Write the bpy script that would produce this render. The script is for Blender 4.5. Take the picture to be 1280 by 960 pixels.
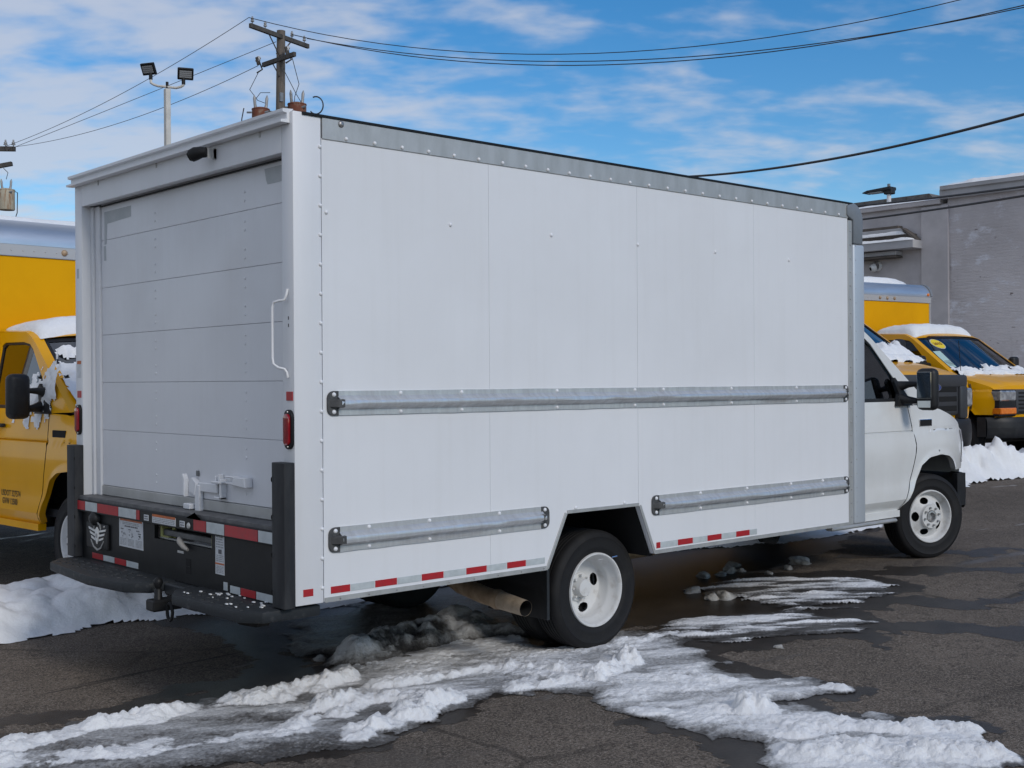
import bpy, bmesh, math, random
import numpy as np
from mathutils import Vector, Matrix
from mathutils.geometry import tessellate_polygon
R = math.radians
random.seed(7)
for o in list(bpy.data.objects): bpy.data.objects.remove(o)
SC = bpy.context.scene
COL = SC.collection

# ------------------------------------------------------------------ camera
cam_d = bpy.data.cameras.new('camera'); cam = bpy.data.objects.new('camera', cam_d); COL.objects.link(cam)
cr, cu, cf = Vector((0.74399101, -0.66816215, -0.00605946)), Vector((0.00577981, -0.00263291, 0.99997983)), Vector((0.66816463, 0.74401103, -0.00190299))
m = Matrix((cr, cu, -cf)).transposed().to_4x4(); m.translation = (-3.10744, -5.00163, 1.63880)
cam.matrix_world = m
cam_d.sensor_width = 36; cam_d.lens = 1532.84 / 1280 * 36; cam_d.clip_start = 0.05; cam_d.clip_end = 4000
SC.camera = cam

# ------------------------------------------------------------------ light
SUN_EL, SUN_AZ = R(33), R(-93)          # direction towards the sun (azimuth from +X)
sd = bpy.data.lights.new('sun', 'SUN'); sun = bpy.data.objects.new('sun', sd); COL.objects.link(sun)
sd.energy = 1.9; sd.angle = R(16); sd.color = (1.0, 0.94, 0.86)
sdir = Vector((math.cos(SUN_EL) * math.cos(SUN_AZ), math.cos(SUN_EL) * math.sin(SUN_AZ), math.sin(SUN_EL)))
sun.rotation_euler = sdir.to_track_quat('Z', 'Y').to_euler()
sun.location = (0, -20, 30)
SC.view_settings.view_transform = 'Standard'; SC.view_settings.look = 'None'
SC.view_settings.exposure = -0.22; SC.view_settings.gamma = 1.0; SC.view_settings.use_curve_mapping = False

# ------------------------------------------------------------------ sky
wd = bpy.data.worlds.new('World'); SC.world = wd; wd.use_nodes = True
nt = wd.node_tree; nt.nodes.clear()
def wn(t, **k):
    n = nt.nodes.new(t)
    for a, b in k.items(): setattr(n, a, b)
    return n
def wl(a, b): nt.links.new(a, b)
out = wn('ShaderNodeOutputWorld'); bg = wn('ShaderNodeBackground'); wl(bg.outputs[0], out.inputs[0])
sky = wn('ShaderNodeTexSky', sky_type='NISHITA', sun_disc=False)
sky.sun_elevation = SUN_EL; sky.sun_rotation = R(90) - SUN_AZ; sky.air_density = 1.0; sky.dust_density = 0.25; sky.ozone_density = 3.0; sky.altitude = 200
hs = wn('ShaderNodeHueSaturation'); hs.inputs['Saturation'].default_value = 1.36; hs.inputs['Value'].default_value = 1.22
wl(sky.outputs[0], hs.inputs['Color'])
tc = wn('ShaderNodeTexCoord'); sx = wn('ShaderNodeSeparateXYZ'); wl(tc.outputs['Generated'], sx.inputs[0])
def wm(op, a, b=None, clamp=False):
    n = wn('ShaderNodeMath', operation=op, use_clamp=clamp)
    for i, v in enumerate((a, b)):
        if v is None: continue
        if isinstance(v, (int, float)): n.inputs[i].default_value = v
        else: wl(v, n.inputs[i])
    return n.outputs[0]
den = wm('ADD', wm('MAXIMUM', sx.outputs[2], 0.0), 0.24)
# cloud plane axes: along the view and across it
ax = wm('ADD', wm('MULTIPLY', sx.outputs[0], 0.744), wm('MULTIPLY', sx.outputs[1], -0.668))
ay = wm('ADD', wm('MULTIPLY', sx.outputs[0], 0.668), wm('MULTIPLY', sx.outputs[1], 0.744))
cx = wn('ShaderNodeCombineXYZ'); wl(wm('DIVIDE', ax, den), cx.inputs[0]); wl(wm('DIVIDE', ay, den), cx.inputs[1]); cx.inputs[2].default_value = 2.3
def wnoise(scale, detail, rough, sxy=(1, 1, 1), off=(0, 0, 0), dist=0.0):
    mp = wn('ShaderNodeMapping'); mp.inputs['Scale'].default_value = sxy; mp.inputs['Location'].default_value = off; wl(cx.outputs[0], mp.inputs[0])
    n = wn('ShaderNodeTexNoise'); n.inputs['Scale'].default_value = scale; n.inputs['Detail'].default_value = detail; n.inputs['Roughness'].default_value = rough; n.inputs['Distortion'].default_value = dist
    wl(mp.outputs[0], n.inputs['Vector']); return n.outputs['Fac']
n_big = wnoise(0.9, 2, 0.5, off=(1.3, 0.4, 0))
n_mid = wnoise(8.5, 3, 0.5, sxy=(0.8, 1.25, 1), off=(3.1, 7.7, 0), dist=0.2)      # rows of small puffs
n_fine = wnoise(26.0, 5, 0.6, sxy=(0.8, 1.2, 1), off=(0.1, 2.2, 0))
n_wisp = wnoise(2.6, 6, 0.6, sxy=(0.7, 1.3, 1), off=(5.0, 1.1, 0), dist=0.3)
cov = wm('ADD', wm('MULTIPLY', n_big, 0.50), wm('ADD', wm('MULTIPLY', n_mid, 0.95), wm('ADD', wm('MULTIPLY', n_fine, 0.20), wm('MULTIPLY', n_wisp, 0.34))))
side = wm('ADD', wm('MULTIPLY', ax, -0.34), wm('MULTIPLY', wm('SUBTRACT', 0.85, ay), 0.10))                       # bank thickens to the left; unseen cover added behind the camera whitens ambient light
mr = wn('ShaderNodeMapRange', interpolation_type='SMOOTHSTEP'); wl(wm('ADD', cov, side), mr.inputs[0])
mr.inputs[1].default_value = 0.78; mr.inputs[2].default_value = 1.24; mr.inputs[3].default_value = 0.0; mr.inputs[4].default_value = 0.74
cl = wn('ShaderNodeMix', data_type='RGBA'); wl(mr.outputs[0], cl.inputs[0]); wl(hs.outputs[0], cl.inputs[6])
cl.inputs[7].default_value = (6.0, 6.25, 7.0, 1)
wl(cl.outputs[2], bg.inputs[0]); bg.inputs[1].default_value = 0.115

# ------------------------------------------------------------------ materials
MATS = {}
def mat(name, base, rough=0.5, metal=0.0, var=0.0, vscale=6.0, stretch=(1, 1, 1), base2=None, bump=0.0, bscale=40.0, coat=0.0, spec=0.5, lo=0.4, hi=0.65, detail=5, rvar=0.0, emit=None, est=1.0):
    if name in MATS: return MATS[name]
    M = bpy.data.materials.new(name); M.use_nodes = True; t = M.node_tree; b = t.nodes['Principled BSDF']
    def N(ty): return t.nodes.new(ty)
    b.inputs['Base Color'].default_value = (*base, 1); b.inputs['Roughness'].default_value = rough; b.inputs['Metallic'].default_value = metal
    b.inputs['Coat Weight'].default_value = coat; b.inputs['Coat Roughness'].default_value = 0.06; b.inputs['Specular IOR Level'].default_value = spec
    c = N('ShaderNodeTexCoord'); mp = N('ShaderNodeMapping'); mp.inputs['Scale'].default_value = stretch; t.links.new(c.outputs['Object'], mp.inputs[0])
    if base2 is not None or var or rvar:
        n = N('ShaderNodeTexNoise'); n.inputs['Scale'].default_value = vscale; n.inputs['Detail'].default_value = detail; n.inputs['Roughness'].default_value = 0.6; t.links.new(mp.outputs[0], n.inputs['Vector'])
        r = N('ShaderNodeMapRange'); r.inputs[1].default_value = lo; r.inputs[2].default_value = hi; t.links.new(n.outputs['Fac'], r.inputs[0])
        if base2 is None: base2 = tuple(x * (1 - var) for x in base)
        x = N('ShaderNodeMix'); x.data_type = 'RGBA'; x.inputs[6].default_value = (*base, 1); x.inputs[7].default_value = (*base2, 1)
        t.links.new(r.outputs[0], x.inputs[0]); t.links.new(x.outputs[2], b.inputs['Base Color'])
        if rvar:
            r2 = N('ShaderNodeMapRange'); r2.inputs[1].default_value = 0.3; r2.inputs[2].default_value = 0.7; r2.inputs[3].default_value = max(0.02, rough - rvar); r2.inputs[4].default_value = min(1, rough + rvar)
            t.links.new(n.outputs['Fac'], r2.inputs[0]); t.links.new(r2.outputs[0], b.inputs['Roughness'])
    if name in ('white_box_panel', 'white_post_paint', 'grey_white_door_paint', 'white_cab_paint'):      # faint drip streaks and road film
        mp2 = N('ShaderNodeMapping'); mp2.inputs['Scale'].default_value = (14, 14, .7); t.links.new(c.outputs['Object'], mp2.inputs[0]); n3 = N('ShaderNodeTexNoise'); n3.inputs['Scale'].default_value = 1.6; n3.inputs['Detail'].default_value = 7; t.links.new(mp2.outputs[0], n3.inputs['Vector'])
        r3 = N('ShaderNodeMapRange'); r3.inputs[1].default_value = .50; r3.inputs[2].default_value = .80; r3.inputs[4].default_value = .09; t.links.new(n3.outputs['Fac'], r3.inputs[0]); x3 = N('ShaderNodeMix'); x3.data_type = 'RGBA'; t.links.new(r3.outputs[0], x3.inputs[0]); t.links.new(b.inputs['Base Color'].links[0].from_socket, x3.inputs[6]); x3.inputs[7].default_value = (.50, .49, .46, 1); t.links.new(x3.outputs[2], b.inputs['Base Color'])
    if bump:
        n = N('ShaderNodeTexNoise'); n.inputs['Scale'].default_value = bscale; n.inputs['Detail'].default_value = 6; t.links.new(mp.outputs[0], n.inputs['Vector'])
        bp = N('ShaderNodeBump'); bp.inputs['Strength'].default_value = bump; bp.inputs['Distance'].default_value = 0.02; t.links.new(n.outputs['Fac'], bp.inputs['Height']); t.links.new(bp.outputs[0], b.inputs['Normal'])
    if emit: b.inputs['Emission Color'].default_value = (*emit, 1); b.inputs['Emission Strength'].default_value = est
    MATS[name] = M; return M
def glass_mat(name, tint=(0.25, 0.30, 0.30), refl=1.0):
    if name in MATS: return MATS[name]
    M = bpy.data.materials.new(name); M.use_nodes = True; t = M.node_tree; t.nodes.clear()
    o = t.nodes.new('ShaderNodeOutputMaterial'); tr = t.nodes.new('ShaderNodeBsdfTransparent'); tr.inputs[0].default_value = (*tint, 1)
    g = t.nodes.new('ShaderNodeBsdfGlossy'); g.inputs[1].default_value = 0.02; g.inputs[0].default_value = (0.95, 0.97, 1, 1)
    fz = t.nodes.new('ShaderNodeFresnel'); fz.inputs[0].default_value = 2.4
    mx = t.nodes.new('ShaderNodeMixShader'); t.links.new(fz.outputs[0], mx.inputs[0]); t.links.new(tr.outputs[0], mx.inputs[1]); t.links.new(g.outputs[0], mx.inputs[2]); t.links.new(mx.outputs[0], o.inputs[0])
    MATS[name] = M; return M
M_white = mat('white_cab_paint', (0.70, 0.71, 0.70), 0.28, coat=0.6, base2=(0.63, 0.63, 0.61), vscale=2.2, lo=0.45, hi=0.8, bump=0.01, bscale=3)
M_frp = mat('white_box_panel', (0.735, 0.745, 0.765), 0.42, base2=(0.69, 0.70, 0.715), vscale=1.3, lo=0.35, hi=0.75, bump=0.06, bscale=2.2, rvar=0.10)
M_post = mat('white_post_paint', (0.72, 0.73, 0.75), 0.45, base2=(0.66, 0.67, 0.68), vscale=3, stretch=(1, 1, 0.3), lo=0.4, hi=0.8)
M_door = mat('grey_white_door_paint', (0.70, 0.71, 0.735), 0.36, base2=(0.655, 0.66, 0.675), vscale=1.5, lo=0.4, hi=0.7, bump=0.02, bscale=4, rvar=0.08)
M_alu = mat('brushed_aluminium', (0.64, 0.65, 0.66), 0.40, 0.6, base2=(0.52, 0.52, 0.52), vscale=9, stretch=(3, 1, 0.6), lo=0.35, hi=0.7, bump=0.06, bscale=14, rvar=0.1)
M_aluT = mat('weathered_aluminium_trim', (0.50, 0.50, 0.49), 0.5, 0.55, base2=(0.40, 0.40, 0.385), vscale=4, stretch=(2.5, 1, 1), lo=0.4, hi=0.7)
M_post_al = mat('anodised_front_post', (0.52, 0.56, 0.60), 0.45, 0.35, base2=(0.46, 0.50, 0.54), vscale=3, stretch=(1, 1, 0.3))
M_cap = mat('grey_corner_plastic', (0.20, 0.22, 0.245), 0.5, base2=(0.16, 0.18, 0.20), vscale=5)
M_black = mat('black_painted_steel', (0.008, 0.0085, 0.0095), 0.5, spec=0.25, base2=(0.018, 0.018, 0.019), vscale=7, lo=0.5, hi=0.85, bump=0.03, bscale=30)
M_blackp = mat('black_plastic', (0.013, 0.0135, 0.015), 0.5, spec=0.35, base2=(0.026, 0.0265, 0.0275), vscale=10, lo=0.5, hi=0.8, bump=0.04, bscale=120)
M_guard = mat('black_rubber_guard', (0.016, 0.0175, 0.021), 0.55, spec=0.35, base2=(0.05, 0.052, 0.055), vscale=8, stretch=(1, 1, 0.3), lo=0.45, hi=0.85)
M_step = mat('scuffed_step_plastic', (0.020, 0.0235, 0.027), 0.6, spec=0.3, base2=(0.10, 0.10, 0.10), vscale=16, lo=0.58, hi=0.85, bump=0.10, bscale=60)
M_tyre = mat('tyre_rubber', (0.011, 0.011, 0.012), 0.72, spec=0.3, base2=(0.022, 0.021, 0.020), vscale=6, lo=0.5, hi=0.8, bump=0.05, bscale=60)
M_rim = mat('white_wheel_paint', (0.62, 0.62, 0.61), 0.42, base2=(0.40, 0.37, 0.33), vscale=14, lo=0.52, hi=0.80, detail=8)
M_bolt = mat('bolt_steel', (0.45, 0.45, 0.46), 0.4, 0.7, base2=(0.28, 0.27, 0.26), vscale=30)
M_rivet = mat('white_rivet', (0.74, 0.75, 0.77), 0.35)
M_red = mat('red_reflective_tape', (0.42, 0.012, 0.02), 0.35, base2=(0.34, 0.02, 0.025), vscale=25)
M_silver = mat('silver_reflective_tape', (0.50, 0.54, 0.55), 0.35, base2=(0.42, 0.46, 0.47), vscale=20)
M_lens = mat('red_lens', (0.30, 0.006, 0.012), 0.12, coat=1.0, base2=(0.20, 0.004, 0.01), vscale=8)
M_amber = mat('amber_lens', (0.75, 0.17, 0.01), 0.15, coat=1.0, base2=(0.85, 0.25, 0.02), vscale=20)
M_under = mat('dark_underbody', (0.014, 0.013, 0.012), 0.9, spec=0.2, base2=(0.03, 0.027, 0.024), vscale=6)
M_exh = mat('rusty_exhaust', (0.44, 0.32, 0.21), 0.6, 0.2, base2=(0.26, 0.17, 0.10), vscale=14, lo=0.4, hi=0.75)
M_hole = mat('dark_hole', (0.005, 0.005, 0.005), 0.9)
M_label = mat('label_paper', (0.58, 0.60, 0.62), 0.5, base2=(0.50, 0.51, 0.52), vscale=30)
M_ink = mat('label_ink', (0.10, 0.10, 0.11), 0.6)
M_inkg = mat('label_ink_grey', (0.27, 0.28, 0.29), 0.6)
M_orange = mat('label_orange', (0.52, 0.13, 0.025), 0.5, base2=(0.38, 0.09, 0.02), vscale=40)
M_emb = mat('emblem_white', (0.72, 0.72, 0.70), 0.4)
M_embg = mat('emblem_grey', (0.33, 0.33, 0.32), 0.4)
M_ygreen = mat('yellowed_foam', (0.42, 0.42, 0.16), 0.6, base2=(0.30, 0.29, 0.12), vscale=20)
M_ramp = mat('ramp_metal', (0.16, 0.165, 0.17), 0.5, 0.5, base2=(0.10, 0.10, 0.10), vscale=8)
M_yellow = mat('yellow_truck_paint', (0.78, 0.375, 0.0), 0.34, coat=0.35, spec=0.3, base2=(0.70, 0.33, 0.0), vscale=2, lo=0.4, hi=0.8, bump=0.01, bscale=3)
M_yelbox = mat('yellow_box_panel', (0.74, 0.36, 0.0), 0.6, spec=0.12, base2=(0.67, 0.32, 0.0), vscale=2, lo=0.4, hi=0.8)
M_chrome = mat('polished_aluminium', (0.66, 0.67, 0.68), 0.33, 0.80, base2=(0.58, 0.59, 0.60), vscale=2, stretch=(1, 1, 6), bump=0.02, bscale=4)
M_flange = mat('grey_flange', (0.45, 0.45, 0.45), 0.5, 0.3)
M_lamp = mat('headlight_glass', (0.30, 0.31, 0.32), 0.12, 0.4, coat=1.0, base2=(0.55, 0.56, 0.57), vscale=18)
M_seat = mat('dark_seat_fabric', (0.05, 0.05, 0.055), 0.9)
M_glass = glass_mat('window_glass', (0.52, 0.66, 0.76))
M_glassd = glass_mat('dark_window_glass', (0.16, 0.18, 0.18))
M_mirror = mat('mirror_glass', (0.55, 0.58, 0.58), 0.03, 1.0)
M_oval = mat('blue_oval_enamel', (0.02, 0.05, 0.22), 0.2, coat=1)
M_chr = mat('bright_chrome', (0.8, 0.8, 0.82), 0.12, 1.0)
M_resid = mat('adhesive_residue', (0.40, 0.43, 0.44), 0.6, base2=(0.46, 0.48, 0.49), vscale=10)

def snow_mat(name, base, base2, rough=0.65, bump=0.5, bscale=26, lo=0.45, hi=0.75, vs=3.5, sss=0.0):
    M = bpy.data.materials.new(name); M.use_nodes = True; t = M.node_tree; b = t.nodes['Principled BSDF']
    c = t.nodes.new('ShaderNodeTexCoord'); n = t.nodes.new('ShaderNodeTexNoise'); n.inputs['Scale'].default_value = vs; n.inputs['Detail'].default_value = 8; n.inputs['Roughness'].default_value = 0.65
    t.links.new(c.outputs['Object'], n.inputs['Vector'])
    r = t.nodes.new('ShaderNodeMapRange'); r.inputs[1].default_value = lo; r.inputs[2].default_value = hi; t.links.new(n.outputs['Fac'], r.inputs[0])
    x = t.nodes.new('ShaderNodeMix'); x.data_type = 'RGBA'; x.inputs[6].default_value = (*base, 1); x.inputs[7].default_value = (*base2, 1); t.links.new(r.outputs[0], x.inputs[0]); t.links.new(x.outputs[2], b.inputs['Base Color'])
    b.inputs['Roughness'].default_value = rough; b.inputs['Specular IOR Level'].default_value = 0.35
    n2 = t.nodes.new('ShaderNodeTexNoise'); n2.inputs['Scale'].default_value = bscale; n2.inputs['Detail'].default_value = 8; n2.inputs['Roughness'].default_value = 0.7; t.links.new(c.outputs['Object'], n2.inputs['Vector'])
    bp = t.nodes.new('ShaderNodeBump'); bp.inputs['Strength'].default_value = bump; bp.inputs['Distance'].default_value = 0.03; t.links.new(n2.outputs['Fac'], bp.inputs['Height']); t.links.new(bp.outputs[0], b.inputs['Normal'])
    return M
M_snow = snow_mat('snow', (0.82, 0.835, 0.85), (0.72, 0.735, 0.75), bump=0.4)
M_snowf = snow_mat('trodden_snow', (0.86, 0.865, 0.87), (0.52, 0.515, 0.50), bump=0.8, bscale=34, lo=0.50, hi=0.74, vs=5.5)
M_snowd = snow_mat('dirty_snow', (0.50, 0.49, 0.465), (0.15, 0.14, 0.125), bump=0.9, lo=0.38, hi=0.64, vs=6)
M_slush = snow_mat('slush', (0.42, 0.41, 0.39), (0.16, 0.15, 0.14), rough=0.45, bump=0.6, lo=0.35, hi=0.65)
def ice_mat():
    M = snow_mat('grey_ice', (0.58, 0.585, 0.59), (0.10, 0.095, 0.09), rough=0.32, bump=0.8, bscale=24, lo=0.38, hi=0.62, vs=6)
    t = M.node_tree
    for n in [n for n in t.nodes if n.type == 'TEX_NOISE']:
        mp = t.nodes.new('ShaderNodeMapping'); mp.inputs['Rotation'].default_value = (0, 0, R(38)); mp.inputs['Scale'].default_value = (3.2, 0.8, 1)
        c = [k for k in t.nodes if k.type == 'TEX_COORD'][0]; t.links.new(c.outputs['Object'], mp.inputs[0]); t.links.new(mp.outputs[0], n.inputs['Vector'])
    return M
M_ice = ice_mat()

# ------------------------------------------------------------------ mesh helpers
def V(*a): return Vector(a)
class MB:
    def __init__(s, o=(0, 0, 0)): s.v = []; s.f = []; s.o = Vector(o)
    def add(s, vs, fs):
        k = len(s.v); s.v += [Vector(p) for p in vs]; s.f += [tuple(i + k for i in f) for f in fs]; return s
    def box(s, x0, y0, z0, x1, y1, z1):
        return s.add([(x0, y0, z0), (x1, y0, z0), (x1, y1, z0), (x0, y1, z0), (x0, y0, z1), (x1, y0, z1), (x1, y1, z1), (x0, y1, z1)],
                     [(0, 3, 2, 1), (4, 5, 6, 7), (0, 1, 5, 4), (1, 2, 6, 5), (2, 3, 7, 6), (3, 0, 4, 7)])
    def prism(s, poly, axis, a, b, holes=(), fn=None):
        loops = [list(poly)] + [list(h) for h in holes]
        tri = tessellate_polygon([[Vector((p[0], p[1], 0)) for p in l] for l in loops])
        flat = [p for l in loops for p in l]; n = len(flat)
        def P(p, t):
            q = {'x': (t, p[0], p[1]), 'y': (p[0], t, p[1]), 'z': (p[0], p[1], t)}[axis]
            return fn(*q) if fn else q
        vs = [P(p, a) for p in flat] + [P(p, b) for p in flat]
        fs = [tuple(t) for t in tri] + [tuple(i + n for i in reversed(t)) for t in tri]
        k = 0
        for l in loops:
            m_ = len(l)
            for i in range(m_): j = (i + 1) % m_; fs.append((k + i, k + j, k + j + n, k + i + n))
            k += m_
        return s.add(vs, fs)
    def cyl(s, p0, p1, r0, r1=None, n=12, cap=True):
        return s.tube([p0, p1], [r0, r0 if r1 is None else r1], n, cap)
    def tube(s, pts, r, n=8, cap=True):
        pts = [Vector(p) for p in pts]; rs = r if isinstance(r, (list, tuple)) else [r] * len(pts)
        vs = []; fs = []
        up = None
        for i, p in enumerate(pts):
            d = (pts[min(i + 1, len(pts) - 1)] - pts[max(i - 1, 0)]).normalized()
            if up is None: up = Vector((0, 0, 1)) if abs(d.z) < 0.9 else Vector((1, 0, 0))
            a = d.cross(up).normalized(); b = a.cross(d).normalized(); up = b
            for k in range(n):
                t = 2 * math.pi * k / n; vs.append(p + (a * math.cos(t) + b * math.sin(t)) * rs[i])
        for i in range(len(pts) - 1):
            for k in range(n):
                k2 = (k + 1) % n; fs.append((i * n + k, i * n + k2, i * n + n + k2, i * n + n + k))
        if cap: fs.append(tuple(reversed(range(n)))); fs.append(tuple(range(len(vs) - n, len(vs))))
        return s.add(vs, fs)
    def lathe(s, prof, c, axis, n=32, skip=None):
        """prof: (radius, height along axis)"""
        c = Vector(c); ax = Vector(axis).normalized(); a = ax.orthogonal().normalized(); b = ax.cross(a)
        if abs(ax.z) < 0.9: a = Vector((0, 0, 1)).cross(ax).normalized(); b = ax.cross(a)
        vs = []; fs = []
        for r, h in prof:
            for k in range(n):
                t = 2 * math.pi * k / n; vs.append(c + ax * h + (a * math.cos(t) + b * math.sin(t)) * r)
        for i in range(len(prof) - 1):
            for k in range(n):
                if skip and skip(i, (k + 0.5) / n): continue
                k2 = (k + 1) % n; fs.append((i * n + k, i * n + k2, i * n + n + k2, i * n + n + k))
        return s.add(vs, fs)
    def grid(s, fn, ni, nj, flip=False):
        vs = [fn(i / (ni - 1), j / (nj - 1)) for i in range(ni) for j in range(nj)]
        fs = [(i * nj + j, i * nj + j + 1, (i + 1) * nj + j + 1, (i + 1) * nj + j) for i in range(ni - 1) for j in range(nj - 1)]
        if flip: fs = [tuple(reversed(f)) for f in fs]
        return s.add(vs, fs)
    def dome(s, c, axis, r, h, n=8):
        c = Vector(c); return s.lathe([(r, 0), (r * 0.82, h * 0.62), (r * 0.35, h * 0.95), (0.0002, h)], c, axis, n)
    def build(s, name, material, parent=None, bevel=0.0, smooth=35, seg=1, label=None, recalc=True, kind=None):
        me = bpy.data.meshes.new(name)
        me.from_pydata([tuple(p - s.o) for p in s.v], [], s.f); me.validate()
        bm = bmesh.new(); bm.from_mesh(me)
        if recalc: bmesh.ops.recalc_face_normals(bm, faces=bm.faces)
        if bevel:
            ed = [e for e in bm.edges if len(e.link_faces) == 2 and e.calc_face_angle(0) > 0.5]
            bmesh.ops.bevel(bm, geom=ed, offset=bevel, segments=seg, affect='EDGES', profile=0.5, clamp_overlap=True)
        if smooth:
            for f in bm.faces: f.smooth = True
        bm.to_mesh(me); bm.free()
        if smooth: me.set_sharp_from_angle(angle=R(smooth))
        me.materials.append(material)
        o = bpy.data.objects.new(name, me); COL.objects.link(o); o.parent = parent
        if label: o['label'] = label
        if kind: o['kind'] = kind
        return o
def tag(o, label=None, cat=None, group=None, kind=None):
    for k, v in (('label', label), ('category', cat), ('group', group), ('kind', kind)):
        if v: o[k] = v
    return o
def empty(name, loc, rz=0.0, scale=1.0):
    o = bpy.data.objects.new(name, None); COL.objects.link(o); o.location = loc; o.rotation_euler = (0, 0, rz); o.scale = (scale,) * 3; o.empty_display_size = 0.3
    return o
def text_mb(txt, size, fn, extrude=0.0, shear=0.0, offset=0.0):
    """flat lettering as triangles; fn maps (x right, y up) to a point"""
    cu_ = bpy.data.curves.new('lettering', 'FONT'); cu_.body = txt; cu_.size = size; cu_.shear = shear; cu_.align_x = 'CENTER'; cu_.align_y = 'CENTER'; cu_.resolution_u = 3; cu_.offset = offset
    ob = bpy.data.objects.new('lettering', cu_); COL.objects.link(ob); bpy.context.view_layer.update()
    me = ob.evaluated_get(bpy.context.evaluated_depsgraph_get()).to_mesh()
    mb = MB(); mb.add([fn(v.co.x, v.co.y) for v in me.vertices], [tuple(p.vertices) for p in me.polygons])
    bpy.data.objects.remove(ob); bpy.data.curves.remove(cu_); return mb
# numpy noise
def _h(ix, iy, s):
    n = (ix.astype(np.int64) * 374761393 + iy.astype(np.int64) * 668265263 + s * 1442695041) & 0x7fffffff
    n = ((n ^ (n >> 13)) * 1274126177) & 0x7fffffff
    return ((n ^ (n >> 16)) & 0xffff) / 65535.0
def vnoise(x, y, s=0):
    ix = np.floor(x); iy = np.floor(y); fx = x - ix; fy = y - iy; fx = fx * fx * (3 - 2 * fx); fy = fy * fy * (3 - 2 * fy)
    a = _h(ix, iy, s); b = _h(ix + 1, iy, s); c = _h(ix, iy + 1, s); d = _h(ix + 1, iy + 1, s)
    return a + (b - a) * fx + (c - a) * fy + (a - b - c + d) * fx * fy
def fbm(x, y, o=5, s=0, g=0.5):
    t = 0; a = 1; n = 0
    for i in range(o): t = t + a * vnoise(x, y, s + i * 17); n += a; a *= g; x = x * 2.03 + 3.1; y = y * 2.03 + 1.7
    return t / n
def worley(x, y, s=0):
    ix = np.floor(x); iy = np.floor(y); d1 = np.full(x.shape, 9.0)
    for dx in (-1, 0, 1):
        for dy in (-1, 0, 1):
            px = ix + dx + _h(ix + dx, iy + dy, s); py = iy + dy + _h(ix + dx, iy + dy, s + 91)
            d1 = np.minimum(d1, (px - x) ** 2 + (py - y) ** 2)
    return np.sqrt(d1)
def poly_dist(x, y, poly):
    """signed distance, positive inside"""
    ins = np.zeros(x.shape, bool); d = np.full(x.shape, 1e9); n = len(poly)
    for i in range(n):
        (x0, y0), (x1, y1) = poly[i], poly[(i + 1) % n]
        c = ((y0 > y) != (y1 > y)) & (x < (x1 - x0) * (y - y0) / ((y1 - y0) if y1 != y0 else 1e-9) + x0); ins ^= c
        L2 = (x1 - x0) ** 2 + (y1 - y0) ** 2 + 1e-12; t = np.clip(((x - x0) * (x1 - x0) + (y - y0) * (y1 - y0)) / L2, 0, 1)
        d = np.minimum(d, np.hypot(x - x0 - t * (x1 - x0), y - y0 - t * (y1 - y0)))
    return np.where(ins, d, -d)
def line_dist(x, y, pl):
    d = np.full(x.shape, 1e9)
    for (x0, y0), (x1, y1) in zip(pl[:-1], pl[1:]):
        L2 = (x1 - x0) ** 2 + (y1 - y0) ** 2 + 1e-12; t = np.clip(((x - x0) * (x1 - x0) + (y - y0) * (y1 - y0)) / L2, 0, 1)
        d = np.minimum(d, np.hypot(x - x0 - t * (x1 - x0), y - y0 - t * (y1 - y0)))
    return d
def sstep(a, b, x): t = np.clip((x - a) / (b - a), 0, 1); return t * t * (3 - 2 * t)
def gz(x): return 0.024 * (np.clip(x, -6, 18) - 1.2)
def sheet(name, X, Y, Z, mask, material, smooth=True, attr=None):
    """mesh of the grid cells whose four corners are in the mask"""
    ni, nj = X.shape; m4 = mask[:-1, :-1] & mask[1:, :-1] & mask[1:, 1:] & mask[:-1, 1:]
    idx = np.arange(ni * nj).reshape(ni, nj)
    q = np.stack([idx[:-1, :-1][m4], idx[1:, :-1][m4], idx[1:, 1:][m4], idx[:-1, 1:][m4]], 1)
    used = np.zeros(ni * nj, bool); used[q.ravel()] = True; rem = np.cumsum(used) - 1; q = rem[q]
    co = np.stack([X.ravel(), Y.ravel(), Z.ravel()], 1)[used]
    me = bpy.data.meshes.new(name); me.vertices.add(len(co)); me.vertices.foreach_set('co', co.astype(np.float32).ravel())
    me.loops.add(q.size); me.loops.foreach_set('vertex_index', q.astype(np.int32).ravel()); me.polygons.add(len(q))
    me.polygons.foreach_set('loop_start', np.arange(0, q.size, 4, dtype=np.int32)); me.update(calc_edges=True); me.validate()
    me.polygons.foreach_set('use_smooth', np.full(len(q), smooth)); me.materials.append(material)
    if attr is not None: me.attributes.new('cover', 'FLOAT', 'POINT').data.foreach_set('value', attr.ravel()[used].astype(np.float32))
    o = bpy.data.objects.new(name, me); COL.objects.link(o); return o

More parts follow.
